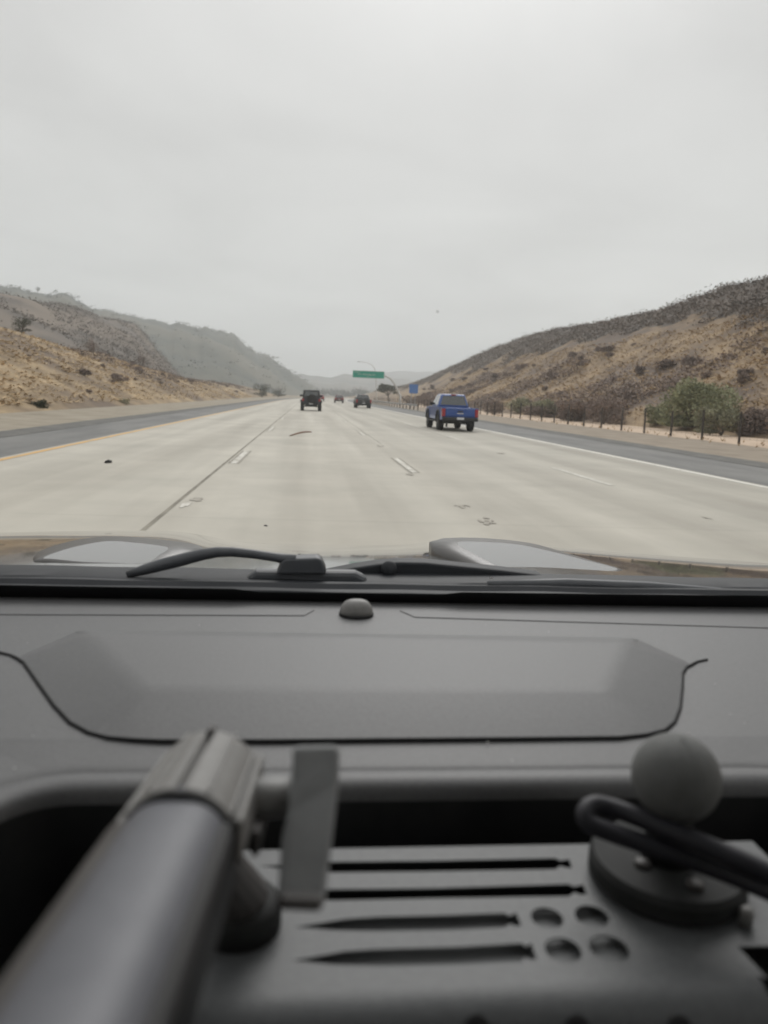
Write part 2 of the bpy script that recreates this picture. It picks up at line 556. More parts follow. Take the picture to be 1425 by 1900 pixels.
hz = MB().box(-7000, 7000, -3000, 7000, -2.0, 165).build('haze')
hm = bpy.data.materials.new('haze')
hm.use_nodes = True
for n in list(hm.node_tree.nodes):
    hm.node_tree.nodes.remove(n)
ho = hm.node_tree.nodes.new('ShaderNodeOutputMaterial')
hv = hm.node_tree.nodes.new('ShaderNodeVolumePrincipled')
hv.inputs['Color'].default_value = (0.955, 0.985, 1.0, 1)
hv.inputs['Density'].default_value = 0.0006
hv.inputs['Anisotropy'].default_value = 0.0
hm.node_tree.links.new(hv.outputs[0], ho.inputs['Volume'])
hz.data.materials.append(hm)
struct(hz, 'stuff')
hz['label'] = 'pale grey haze filling the valley and fading far hills'


# ------------------------------------------------------------------ ground and road
def bend(Y):
    return 0 if Y < 140 else (Y - 140) ** 2 / (2 * 2300.0)


YS = [-60, -20, 0, 20, 40, 70, 100, 140, 170, 200, 230, 260, 300, 340, 380, 420, 470, 520, 580, 650, 720, 800]


def strip(name, x0, x1, z, m, y0=-60, y1=800, parent=None, wob=0.0, n=None):
    ys = [y for y in YS if y0 < y < y1]
    if wob:
        ys = [y0 + (y1 - y0) * (i / 160) ** 2 for i in range(1, 160)]
    ys = [y0] + ys + [y1]
    v, f = [], []
    for i, y in enumerate(ys):
        w0 = wob * (noise.noise(Vector((x0, y * .6, 3))) + .6 * noise.noise(Vector((x0, y * 2.3, 9)))) if wob else 0
        w1 = wob * (noise.noise(Vector((x1, y * .6, 3))) + .6 * noise.noise(Vector((x1, y * 2.3, 9)))) if wob else 0
        v += [(x0 + bend(y) + w0, y, z), (x1 + bend(y) + w1, y, z)]
        if i:
            k = 2 * i
            f.append((k - 2, k - 1, k + 1, k))
    return obj(name, v, f, m, parent)


g = obj('ground', [(-6500, -2500, -.06), (6500, -2500, -.06), (6500, 6500, -.06), (-6500, 6500, -.06)], [(0, 1, 2, 3)], M['ground'])
struct(g)
struct(strip('road', -6.08, 9.42, 0, M['concrete']))
struct(strip('road_shoulder', -8.9, -6.08, -.004, M['asphalt']))
struct(strip('road_shoulder', 9.42, 12.7, -.004, M['asphalt']))
struct(strip('shoulder_edge', -9.35, -8.25, .004, M['asphalt_dark'], wob=.12))
struct(strip('shoulder_edge', 12.4, 13.7, .004, M['asphalt_dark'], wob=.16))
struct(strip('verge', -16.5, -8.8, -.010, M['verge']))
struct(strip('verge', 12.6, 23, -.010, M['verge_r']))
struct(strip('sand_strip', 19.6, 30, -.004, M['sand'], y1=330, wob=.3))
struct(strip('edge_line', -5.98, -5.82, .005, M['yellow_line']))
struct(strip('edge_line', 9.12, 9.29, .005, M['white_line']))
struct(strip('road_joint', -1.735, -1.68, .004, M['tar']))
struct(strip('road_joint', 2.34, 2.365, .004, M['tar'], y0=25))
struct(strip('road_joint', 5.60, 5.63, .004, M['tar'], y0=30))


def dashes(x, phase, w=.13, edge=True, n=16):
    wv, wf, ev, ef = [], [], [], []
    for k in range(n):
        y0 = phase + 14.63 * k
        y1 = y0 + 3.66
        b = len(wv)
        wv += [(x - w / 2 + bend(y0), y0, .006), (x + w / 2 + bend(y0), y0, .006), (x + w / 2 + bend(y1), y1, .006), (x - w / 2 + bend(y1), y1, .006)]
        wf.append((b, b + 1, b + 2, b + 3))
        if edge:
            for s in (-1, 1):
                a0, a1 = sorted((x + s * w / 2 + s * .005, x + s * (w / 2 + .055)))
                b = len(ev)
                ev += [(a0 + bend(y0), y0, .005), (a1 + bend(y0), y0, .005), (a1 + bend(y1), y1, .005), (a0 + bend(y1), y1, .005)]
                ef.append((b, b + 1, b + 2, b + 3))
    struct(obj('lane_line', wv, wf, M['white_dash']))
    if edge:
        struct(obj('lane_line_edge', ev, ef, M['dash_edge']))


dashes(-1.53, 16.4)
dashes(2.18, 15.6, w=.12)
dashes(5.78, 14.2, w=.12, edge=False)


def blotch(name, cx, cy, rx, ry, z, m, n=18, seed=0):
    vs = []
    for k in range(n):
        a = 2 * PI * k / n
        r = 1 + .55 * noise.noise(Vector((math.cos(a) * 1.7 + seed, math.sin(a) * 1.7, seed * 3.1)))
        vs.append((cx + rx * r * math.cos(a), cy + ry * r * math.sin(a), z))
    return struct(obj(name, vs, [tuple(range(n))], m))


q = atZ(345, 936, 0)
blotch('lane_marker_mark', q.x, q.y, .06, .26, .007, M['white_dash'], seed=1)
q = atZ(366, 927, 0)
blotch('road_patch', q.x, q.y, .09, .2, .0075, M['patch'], seed=2)
for i, (px, py, rx, ry) in enumerate(((860, 939, .13, .25), (905, 968, .12, .28), (928, 841, .10, .35), (706, 828, .10, .5), (1313, 962, .04, .12), (760, 880, .08, .4))):
    q = atZ(px, py, 0)
    vs, fc = [], []
    r2 = random.Random(30 + i)
    for k in range(11):
        ox, oy, sc = r2.gauss(0, .45) * rx, r2.gauss(0, .45) * ry, r2.uniform(.12, .36)
        b0 = len(vs)
        for a_ in range(9):
            a = 2 * PI * a_ / 9
            rr = sc * (1 + .5 * r2.uniform(-1, 1))
            vs.append((q.x + ox + rx * rr * math.cos(a), q.y + oy + ry * rr * math.sin(a), .0062 + .0002 * k))
        fc.append(tuple(range(b0, b0 + 9)))
    struct(obj('road_patch', vs, fc, M['patch']))


# ------------------------------------------------------------------ hills
def interp(t, xs, ys):
    return float(np.interp(t, xs, ys))


def fb(x, y, z, o=4):
    a, s, f = 0, 1, 1
    for _ in range(o):
        a += s * noise.noise(Vector((x * f, y * f, z)))
        s *= .5
        f *= 2
    return a


def hill_along(name, xs_fn, y_list, m, amp, fr, seed, kf=None):
    """grid hill along the road; xs_fn(Y) -> list of (X, z) knots"""
    cols = 60
    v, f = [], []
    for i, Y in enumerate(y_list):
        kn = xs_fn(Y)
        kx = [k[0] for k in kn]
        kz = [k[1] for k in kn]
        for j in range(cols + 1):
            t = j / cols * (len(kn) - 1)
            a = int(min(t, len(kn) - 2))
            u = t - a
            X = kx[a] + (kx[a + 1] - kx[a]) * u
            z = kz[a] + (kz[a + 1] - kz[a]) * u
            w = min(1, j / 6)
            z += w * amp * fb(X * fr, Y * fr, seed)
            if kf:
                z = z * kf(X, Y) - .3
            v.append((X, Y, z))
    for i in range(len(y_list) - 1):
        for j in range(cols):
            k = i * (cols + 1) + j
            f.append((k, k + 1, k + cols + 2, k + cols + 1))
    return struct(obj(name, v, f, m, None, True))


def stations(pts, X):
    out = []
    for px, py in pts:
        p = atX(px, py, X)
        out.append((p.y, p.z))
    out.sort()
    return [a for a, b in out], [b for a, b in out]


# right cut slope: gold face, dark brush on the crest
RB, RM, RC = 26.8, 46.0, 60.0
rc = stations([(1700, 470), (1425, 517), (1340, 537), (1280, 558), (1200, 582), (1130, 596), (1070, 606), (1010, 615), (960, 631), (880, 662), (830, 687), (790, 704), (760, 716)], RC)
rm = stations([(1700, 530), (1425, 580), (1340, 606), (1200, 632), (1130, 644), (1060, 652), (960, 672), (900, 686), (830, 702), (780, 716), (755, 724)], RM)


def sec_right(Y):
    zc = interp(Y, *rc)
    zm = interp(Y, *rm)
    if Y > 560:
        k = max(0, 1 - (Y - 560) / 130)
        zc, zm = zc * k, zm * k
    zb = .02
    return [(RB - .6, -.05), (RB + 5, zb + (zm - zb) * .24), (RB + 12, zb + (zm - zb) * .57), (RM, zm), (RM + 6, zm + (zc - zm) * .45), (RC, zc), (RC + 8, zc + .2), (RC + 40, zc - 5), (RC + 120, -1)]


yl = [-40 + 4 * i for i in range(30)] + [80 + 5 * i for i in range(40)] + [280 + 9 * i for i in range(46)]
hillR = hill_along('hill', sec_right, yl, M['slope_right'], .55, .09, 4.0)


hillR.data.materials.append(M['brush_soil'])
for p_ in hillR.data.polygons:
    if p_.center.x > RM + 3 + 5.5 * fb(p_.center.y * .045, p_.center.x * .03, 5):
        p_.material_index = 1


def z_right(X, Y):
    kn = sec_right(Y)
    return interp(X, [k[0] for k in kn], [k[1] for k in kn]) + min(1, max(0, (X - RB) / 6)) * .55 * fb((X) * .09, Y * .09, 4.0)


# left near slope
LB, LC = -15.2, -30.0
lc = stations([(-300, 560), (0, 607), (60, 628), (100, 642), (200, 661), (260, 682), (330, 701), (380, 707), (430, 713), (470, 720), (500, 728)], LC)


def sec_left(Y):
    zc = interp(-Y, [-y for y in lc[0]][::-1], lc[1][::-1]) if False else interp(Y, *lc)
    k = 1 if Y < 380 else max(0, 1 - (Y - 380) / 120)
    zc *= k
    return [(LB + .6, -.05), (LB - 4, zc * .36), (LB - 9, zc * .70), (LC, zc), (LC - 5, zc + .2), (LC - 30, zc - 1.5), (LC - 60, -1)]


hillL = hill_along('hill', sec_left, yl, M['slope_gold'], .5, .11, 9.0)


def z_left(X, Y):
    kn = sec_left(Y)[::-1]
    return interp(X, [k[0] for k in kn], [k[1] for k in kn]) + min(1, max(0, (LB - X) / 5)) * .5 * fb(X * .11, Y * .11, 9.0)


# left middle hill
MB_, MC_ = -34.0, -90.0
mc = stations([(-300, 500), (0, 547), (60, 556), (120, 568), (180, 587), (230, 597), (262, 612)], MC_)


def sec_mid(Y):
    zc = interp(Y, *mc)
    return [(MB_, -.5), (MB_ - 12, zc * .28 + 1.0), (MB_ - 30, zc * .62), (MC_ + 8, zc * .95), (MC_, zc), (MC_ - 12, zc * .97), (MC_ - 60, zc * .6), (MC_ - 120, -2)]


def k_mid(X, Y):
    # the spur of this hill ends along a diagonal toe
    r = -X / max(Y, 1)
    return interp(r, [.143, .158, .169, .181, .197, .215], [0, .28, .45, .62, .83, 1])


ym = [60 + 9 * i for i in range(70)]
hillM = hill_along('hill', sec_mid, ym, M['hill_brush'], 1.6, .035, 2.0, k_mid)


def z_mid(X, Y):
    kn = sec_mid(Y)[::-1]
    return (interp(X, [k[0] for k in kn], [k[1] for k in kn]) + min(1, max(0, (MB_ - X) / 8)) * 1.6 * fb(X * .035, Y * .035, 2.0)) * k_mid(X, Y) - .3


def hill_loft(name, crest, depth, m, amp, fr, seed, back=400, rows=26):
    """crest: (px, py, Y) seen from the car; the face runs down towards the road"""
    pts = []
    for i in range(len(crest) - 1):
        a, b = crest[i], crest[i + 1]
        n = 10
        for k in range(n):
            pts.append([a[j] + (b[j] - a[j]) * k / n for j in range(3)])
    pts.append(list(crest[-1]))
    v, f = [], []
    tops = []
    for px, py, Y in pts:
        p = atY(px, py, Y)
        p.z += amp * .8 * fb(p.x * fr * 3, p.y * fr * 3, seed + 5)
        tops.append(p)
        d = Vector((p.x, p.y, 0)).normalized()
        for r in range(rows + 1):
            t = r / rows
            if t <= .75:
                u = t / .75
                w = Vector((p.x, p.y, 0)) - d * depth * (1 - u)
                z = -1 + (p.z + 1) * (u ** .85 * .75 + .25 * math.sin(u * PI / 2))
                z += amp * fb(w.x * fr, w.y * fr, seed) * math.sin(u * PI) * 1.6
            else:
                u = (t - .75) / .25
                w = Vector((p.x, p.y, 0)) + d * back * u
                z = p.z * (1 - u * u) - 3 * u
            v.append((w.x, w.y, z))
    for i in range(len(pts) - 1):
        for r in range(rows):
            k = i * (rows + 1) + r
            f.append((k, k + rows + 1, k + rows + 2, k + 1))
    return struct(obj(name, v, f, m, None, True)), tops


hillF, topF = hill_loft('hill', [(-420, 500, 640), (-150, 512, 660), (0, 530, 690), (90, 546, 720), (130, 552, 740), (180, 571, 760), (250, 588, 800), (330, 601, 840), (385, 606, 870), (430, 622, 900),
                        (470, 645, 930), (505, 668, 960), (540, 691, 1000), (575, 712, 1050), (605, 734, 1100), (625, 748, 1150)], 330, M['hill_far'], 6, .012, 3)
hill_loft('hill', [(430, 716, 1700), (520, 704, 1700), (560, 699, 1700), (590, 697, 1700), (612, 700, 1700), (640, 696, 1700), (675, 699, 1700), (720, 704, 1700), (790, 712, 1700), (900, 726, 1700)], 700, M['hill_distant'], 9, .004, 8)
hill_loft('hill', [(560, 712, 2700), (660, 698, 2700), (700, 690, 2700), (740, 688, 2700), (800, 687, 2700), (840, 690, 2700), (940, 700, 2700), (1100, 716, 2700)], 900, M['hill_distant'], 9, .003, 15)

# ------------------------------------------------------------------ vegetation


def quads(centres, sizes, up=0.35, aspect=(.5, 1.0)):
    """random little leaf faces: arrays of centres (n,3), sizes (n,)"""
    n = len(centres)
    nr = nrg.normal(size=(n, 3))
    nr[:, 2] += up
    nr /= np.linalg.norm(nr, axis=1)[:, None]
    t = np.cross(nr, nrg.normal(size=(n, 3)))
    t /= np.linalg.norm(t, axis=1)[:, None] + 1e-9
    b = np.cross(nr, t)
    s = sizes[:, None]
    asp = nrg.uniform(*aspect, size=(n, 1))
    vs = np.stack([centres - t * s, centres + b * s * asp, centres + t * s, centres - b * s * asp], axis=1).reshape(-1, 3)
    return vs


def fast_mesh(name, vs, k, m, parent=None):
    """vs: (n*k,3) verts, faces of k verts each"""
    n = len(vs) // k
    me = bpy.data.meshes.new(name)
    me.vertices.add(len(vs))
    me.vertices.foreach_set('co', np.asarray(vs, dtype=np.float32).ravel())
    me.loops.add(n * k)
    me.loops.foreach_set('vertex_index', np.arange(n * k, dtype=np.int32))
    me.polygons.add(n)
    me.polygons.foreach_set('loop_start', np.arange(0, n * k, k, dtype=np.int32))
    me.update(calc_edges=True)
    me.materials.append(m)
    o = bpy.data.objects.new(name, me)
    C.objects.link(o)
    if parent:
        o.parent = parent
    return o


def crown_pts(w, h, n, lobes=9, seed=1, flat=.5):
    r = np.random.default_rng(seed)
    cs = []
    for i in range(lobes):
        a = r.uniform(0, 2 * PI)
        d = r.uniform(0, .36) * w
        cs.append((d * math.cos(a), d * math.sin(a), h * r.uniform(.30, .72), w * r.uniform(.14, .27), h * r.uniform(.16, .32)))
    pts = []
    per = n // lobes
    for c in cs:
        u = r.normal(size=(per, 3))
        u /= np.linalg.norm(u, axis=1)[:, None]
        rad = r.uniform(.35, 1.12, size=(per, 1)) ** .6
        p = u * rad * np.array([c[3], c[3], c[4]]) + np.array([c[0], c[1], c[2]])
        pts.append(p)
    p = np.concatenate(pts)
    p[:, 2] = np.abs(p[:, 2])
    return p


def shrub_object(name, w, h, m, n=900, seed=1, leaf=.09, stems=True):
    p = crown_pts(w, h, n, lobes=8 + seed % 4, seed=seed)
    low = p.copy()[: n // 4]
    low[:, 2] *= .35
    p = np.concatenate([p, low])
    vs = quads(p, np.full(len(p), leaf) * nrg.uniform(.6, 1.4, len(p)))
    o = fast_mesh(name, vs, 4, m)
    if stems:
        mb = MB()
        r = random.Random(seed)
        for k in range(5):
            a = r.uniform(0, 6.28)
            mb.tube([(0.05 * math.cos(a), .05 * math.sin(a), 0), (w * .12 * math.cos(a), w * .12 * math.sin(a), h * .3), (w * .22 * math.cos(a), w * .22 * math.sin(a), h * .62)],
                    [.04 * h / 2, .028 * h / 2, .012 * h / 2], 5)
        mb.build('stem', M['bark'], o)
    return o


def place_shrub(px, py, wpx, hpx, m, label, seed, Y=None, name='shrub', n=1000, zf=None, leaf=None):
    if Y is None:
        p = atZ(px, py, 0.0)
    else:
        p = atY(px, py, Y)
    s = p.y / FPX
    w, h = wpx * s, hpx * s
    if zf:
        p.z = zf(p.x, p.y) - .05
    o = shrub_object(name, w, h, m, int(n * 2.3), seed, (leaf or max(.05, .026 * w)) * .62)
    o.location = (p.x, p.y, max(p.z, -.02))
    tag(o, label, 'shrub')
    return o


g_, s_, d_, b_ = M['leaf_green'], M['leaf_sage'], M['leaf_dark'], M['leaf_brown']
place_shrub(1287, 800, 172, 112, g_, 'largest green bush, rounded and tall, behind the wire fence', 3, n=4600, leaf=.12)
place_shrub(1338, 808, 96, 56, s_, 'low grey-green bush just behind the fence, in front of the big green bush', 4, n=2000, leaf=.1)
place_shrub(1400, 811, 112, 62, b_, 'dark brown bush behind the fence nearest the right edge', 5, n=2200, leaf=.1)
place_shrub(1198, 787, 95, 70, b_, 'brown dry bush directly left of the big green bush', 6, n=1800, leaf=.1)
place_shrub(1152, 782, 90, 56, b_, 'purplish dry bush second to the left of the big green bush', 9, n=1500)
place_shrub(1222, 794, 62, 56, g_, 'narrow green bush touching the left side of the largest green bush', 17, n=1200, leaf=.1)
place_shrub(1088, 780, 70, 38, g_, 'small round green bush behind the middle fence posts', 7, n=1200)
place_shrub(1022, 775, 92, 42, s_, 'wide pale green bush behind the fence, right of the blue pickup', 8, n=1500)
place_shrub(962, 769, 70, 36, s_, 'small pale sage bush behind the fence between two wider bushes', 10, n=1100)
place_shrub(918, 769, 60, 32, b_, 'low brown bush close to the right side of the blue pickup', 11, n=900)
place_shrub(1068, 771, 120, 44, b_, 'wide dark brown brush mound above the pale green bushes', 12, n=1500, Y=70, zf=z_right)
place_shrub(1120, 775, 90, 60, b_, 'tall brown brush clump up the slope between green bushes', 13, n=1400, Y=64, zf=z_right)
place_shrub(1005, 758, 80, 26, b_, 'flat brown brush patch on the slope above the fence', 14, n=900, Y=84, zf=z_right)
place_shrub(800, 748, 70, 26, b_, 'brown brush at the slope foot left of the blue pickup', 15, n=900, Y=140, zf=z_right)
place_shrub(770, 746, 60, 26, b_, 'brown brush clump below the blue road sign', 16, n=800, Y=165, zf=z_right)
place_shrub(75, 758, 34, 16, d_, 'small dark green shrub at the foot of the left slope', 21, n=500, Y=40, zf=None)
place_shrub(225, 751, 36, 13, s_, 'low olive shrub at the left slope foot, beside the dirt verge', 22, n=500, Y=66)
place_shrub(262, 682, 30, 34, b_, 'dark bush on the left slope crest where the dark hill meets it', 23, n=500, Y=138, zf=z_left)
place_shrub(172, 662, 34, 30, b_, 'brown bush standing on the left golden crest', 24, n=600, Y=112, zf=z_left)
place_shrub(40, 615, 44, 34, d_, 'dark green bush on the left crest nearest the left edge', 25, n=700, Y=84, zf=z_left)
for i, (px, py, w, h, Y) in enumerate(((486, 738, 36, 30, 250), (516, 741, 26, 22, 290))):
    place_shrub(px, py, w, h, d_, ['larger dark green bush beside the left shoulder in the distance', 'smaller dark green bush where the left shoulder vanishes'][i], 31 + i, n=900, Y=Y)

# dry shrubs scattered on both slopes (copies of a few meshes)
protos = [shrub_object('shrub', 1.6, .8, M['leaf_brown'], 900, 40 + i, .055, False) for i in range(4)]
used = [False] * 4


def scatter_shrub(x, y, z, s, label, group):
    i = rng.randrange(4)
    if used[i]:
        o = protos[i].copy()
        C.objects.link(o)
    else:
        o = protos[i]
        used[i] = True
    o.location = (x, y, z - .05)
    o.rotation_euler = (0, 0, rng.uniform(0, 6.28))
    o.scale = (s * rng.uniform(.8, 1.5), s * rng.uniform(.8, 1.3), s)
    tag(o, label, 'shrub', group)


for k in range(110):
    Y = 30 + 230 * rng.random() ** 1.5
    X = rng.uniform(RB + 1, RM)
    if fb(X * .05, Y * .05, 77) < -.25:
        continue
    scatter_shrub(X, Y, z_right(X, Y), rng.uniform(.6, 1.5), 'small dry brown shrub scattered in the golden grass of the right slope', 'dry shrubs on the right slope')
for k in range(40):
    Y = 36 + 220 * rng.random() ** 1.4
    X = rng.uniform(LC + .5, LB - 1)
    scatter_shrub(X, Y, z_left(X, Y), rng.uniform(.35, 1.0), 'small dry brown shrub scattered in the golden grass of the left slope', 'dry shrubs on the left slope')


def scrub_mass(name, n, region, zf, m, size, per, label, hgt=1.0):
    cs = []
    for _ in range(n):
        x, y = region()
        z = zf(x, y) - .22 * size
        s = size * rng.uniform(.5, 1.4)
        u = np.clip(nrg.normal(size=(per, 3)), -1.7, 1.7) * np.array([s * .55, s * .55, s * .26 * hgt])
        u[:, 2] = np.abs(u[:, 2]) + .05
        cs.append(u + np.array([x, y, z]))
    p = np.concatenate(cs)
    vs = quads(p, nrg.uniform(.05, .145, len(p)) * size, up=1.8)
    o = fast_mesh(name, vs, 4, m)
    struct(o, 'stuff')
    o['label'] = label
    return o


def reg_crest():
    while True:
        Y = 50 + 500 * rng.random() ** 1.4
        X = rng.uniform(RM - 4, RC + 6)
        if X > RM + 2.5 + 5.5 * fb(Y * .045, X * .03, 5):
            return X, Y


scrub_mass('scrub', 7000, reg_crest, z_right, M['leaf_scrub'], 1.5, 34, 'dark brown scrub covering the crest of the right hill')


def reg_mid():
    Y = 90 + 480 * rng.random()
    return rng.uniform(MC_ - 8, MB_ - 2), Y


def reg_mid2():
    while True:
        x, y = reg_mid()
        if fb(x * .03, y * .03, 31) > -.22 and k_mid(x, y) > .25:
            return x, y


scrub_mass('scrub', 3400, reg_mid2, z_mid, M['leaf_mid'], 2.2, 20, 'dark scrub patches covering the middle hill on the left')


def reg_footR():
    while True:
        Y = 42 + 170 * rng.random() ** 1.3
        X = RB + .6 + 17 * rng.random() ** 1.35
        if fb(X * .09, Y * .06, 12) > -.05 + (X - RB) * .02:
            return X, Y


scrub_mass('scrub', 1700, reg_footR, z_right, M['leaf_brown'], 1.15, 40, 'purplish brown brush along the foot of the right slope')


def reg_bandL():
    while True:
        Y = 95 + 220 * rng.random()
        X = rng.uniform(LC - 2, LB - 5)
        if fb(X * .12, Y * .03, 19) > .12 - (LC + 10 - X) * .03:
            return X, Y


scrub_mass('scrub', 900, reg_bandL, z_left, M['leaf_brown'], 1.0, 30, 'brown brush patches on the upper part of the left slope')

# scrub and trees on the far hill skyline
pp = []
for _ in range(300):
    i = rng.randrange(10, len(topF) - 14)
    t = topF[i].lerp(topF[i + 1], rng.random())
    pp.append((t.x + rng.gauss(0, 3), t.y + rng.gauss(0, 8), t.z - .6, 1.0))
for _ in range(900):
    v_ = hillF.data.vertices[rng.randrange(27 * 20, len(hillF.data.vertices))].co
    if 60 < v_.y and v_.z > 3 and fb(v_.x * .012, v_.y * .012, 41) > -.15:
        pp.append((v_.x + rng.gauss(0, 4), v_.y + rng.gauss(0, 4), v_.z - .4, .8))
cs = []
for x, y, z, s in pp:
    u = nrg.normal(size=(14, 3)) * np.array([1.7, 1.7, .6])
    cs.append(u + np.array([x, y, z]))
p = np.concatenate(cs)
o = fast_mesh('scrub', quads(p, nrg.uniform(.3, .8, len(p)), up=1.5), 4, M['leaf_scrub_far'])
struct(o, 'stuff')
o['label'] = 'grey-green scrub along the skyline of the far left hill'


def grass_mass(name, n, region, zf, m, label, hgt=.45):
    vs = []
    for _ in range(n):
        x, y = region()
        z = zf(x, y)
        for b in range(4):
            a = rng.uniform(0, 6.28)
            w = rng.uniform(.05, .14)
            hh = hgt * rng.uniform(.5, 1.3)
            ox, oy = rng.gauss(0, .16), rng.gauss(0, .16)
            lx, ly = rng.gauss(0, .3), rng.gauss(0, .3)
            vs += [(x + ox - w * math.cos(a), y + oy - w * math.sin(a), z - .03), (x + ox + w * math.cos(a), y + oy + w * math.sin(a), z - .03), (x + ox + lx, y + oy + ly, z + hh)]
    o = fast_mesh(name, np.array(vs), 3, m)
    struct(o, 'stuff')
    o['label'] = label
    return o


def reg_gR():
    Y = 26 + 200 * rng.random() ** 1.8
    return rng.uniform(RB + .5, RM + 2), Y


def reg_gL():
    Y = 28 + 190 * rng.random() ** 1.8
    return rng.uniform(LC - .5, LB - .2), Y


grass_mass('grass', 13000, reg_gR, z_right, M['grass_r'], 'golden dry grass on the right slope', .16)
grass_mass('grass', 9000, reg_gL, z_left, M['grass'], 'golden dry grass on the left slope', .09)

# litter and dry weeds at the fence foot
vs = []
for _ in range(130):
    Y = 26 + 90 * rng.random() ** 1.6
    x = rng.gauss(20.3, .8)
    for b in range(3):
        a = rng.uniform(0, 6.28)
        hh = rng.uniform(.06, .25)
        vs += [(x - .03 * math.cos(a), Y - .03 * math.sin(a), -.01), (x + .03 * math.cos(a), Y + .03 * math.sin(a), -.01), (x + rng.gauss(0, .1), Y + rng.gauss(0, .1), hh)]
o = struct(fast_mesh('weeds', np.array(vs), 3, M['grass_r']), 'stuff')
o['label'] = 'sparse dry weeds on the sand at the fence foot'


# trees far down the road
def tree(name, px, py, Y, hpx, wpx, m, label, cat='tree', seed=1, lean=0, n=700, group=None, flat=False, bushy=False):
    p = atY(px, py, Y)
    s = Y / FPX
    h, w = hpx * s, wpx * s
    t = thing(name, label, cat, (p.x, p.y, max(-.05, min(p.z, 2.5))), 0, group)
    pts = crown_pts(w, h * (.62 if flat else .8), n, 9, seed)
    pts[:, 2] += h * (.36 if flat else (-.12 if bushy else .2))
    pts[:, 0] += lean * (pts[:, 2] / h) * w
    fast_mesh('crown', quads(pts, nrg.uniform(.5, 1.3, len(pts)) * w * .042), 4, m, t)
    mb = MB()
    tp = [(0, 0, -.3), (lean * w * .25, 0, h * .3), (lean * w * .5, 0, h * .55), (lean * w * .8, 0, h * .8)]
    mb.tube(tp, [h * .05, h * .038, h * .028, h * .012], 7)
    for k in range(4):
        a = k * 1.7
        mb.tube([tp[1], (tp[2][0] + w * .2 * math.cos(a), w * .2 * math.sin(a), h * .6), (tp[2][0] + w * .34 * math.cos(a), w * .34 * math.sin(a), h * .72)], [h * .022, h * .016, h * .007], 5)
    mb.build('trunk', M['bark'], t)
    return t


tree('pine_tree', 722, 748, 235, 38, 44, M['leaf_dark'], 'dark leaning tree beside the sign post at the foot of the right slope', seed=3, lean=-.22, n=1000, flat=True)
far = [(598, 745, 480, 22, 20), (612, 745, 500, 20, 18), (622, 745, 520, 24, 20), (634, 745, 500, 22, 22), (645, 746, 480, 21, 20), (656, 746, 500, 25, 18), (668, 747, 470, 28, 22), (680, 747, 460, 22, 20), (692, 748, 440, 18, 18), (703, 748, 420, 16, 18)]
tl = ['leftmost of the hazy trees where the road vanishes', 'second hazy tree from the left behind the red car', 'hazy grey-green tree just left of the maroon car', 'hazy round tree directly above the maroon car',
      'hazy tree between the maroon car and the black pickup', 'hazy slim tree left above the black pickup', 'tallest hazy tree right behind the black pickup roof', 'hazy tree just right of the black pickup roof',
      'small hazy tree left of the dark leaning tree', 'smallest hazy tree touching the dark leaning tree']
for i, (px, py, Y, h, w) in enumerate(far):
    tree('tree', px, py - 5, Y * 1.75, h * .95, w * 1.5, M['leaf_scrub_far'], tl[i], seed=60 + i, n=500, group='hazy trees at the end of the road', bushy=True)
for i, (px, py, h, w) in enumerate(((70, 542, 14, 14), (52, 541, 8, 10))):
    p = atY(px, py, 700)
    t = tree('tree', px, py, 700, h, w, M['leaf_scrub_far'], ['taller lone tree on the far left skyline', 'smaller lone tree on the far left skyline'][i], seed=80 + i, n=160)
    t.location = (p.x, p.y, p.z - 1.5)

# ------------------------------------------------------------------ fence, rail, signs
FX = 19.9
f = thing('wire_fence', 'wire fence on dark posts along the sandy strip', 'fence', (FX, 20, 0))
for k in range(64):
    y = 24.0 + 3.45 * k - 20
    h = 1.45 + rng.uniform(-.07, .07)
    lean = rng.uniform(-.03, .03)
    mb = MB()
    mb.tube([(0, y, -.1), (lean * .5, y, h * .5), (lean, y, h)], [.062, .056, .052], 7)
    mb.build('post', M['post'], f)
wm = MB()
for h in (.25, .5, .78, 1.05, 1.3):
    wm.tube([(.02, y_ - 20, h + .015 * math.sin(y_)) for y_ in np.arange(22, 240, 3.45)], .006, 4)
for y_ in np.arange(22.5, 90, .55):
    wm.tube([(.022, y_ - 20, .2), (.022, y_ - 20, 1.3)], .0035, 3)
wm.build('wire', M['wire'], f)

t = thing('guardrail', 'grey steel guardrail along the right shoulder in the distance', 'guardrail', (13.9, 100, 0))
rail = MB()
prof = [(0, .5), (.05, .53), (.05, .58), (0, .62), (.05, .66), (.05, .71), (0, .74), (-.02, .74), (-.02, .5)]
ysr = list(range(0, 125, 12))
vv, ff = [], []
for y_ in ysr:
    for a, z_ in prof:
        vv.append((bend(100 + y_) - a, y_, z_))
n_ = len(prof)
for i in range(len(ysr) - 1):
    for k in range(n_):
        k2 = (k + 1) % n_
        ff.append((i * n_ + k, i * n_ + k2, (i + 1) * n_ + k2, (i + 1) * n_ + k))
obj('rail', vv, ff, M['galv'], t)
for y_ in range(0, 121, 4):
    MB().box(bend(100 + y_) + .03, bend(100 + y_) + .16, y_ - .06, y_ + .06, -.1, .72).build('post', M['bark'], t)

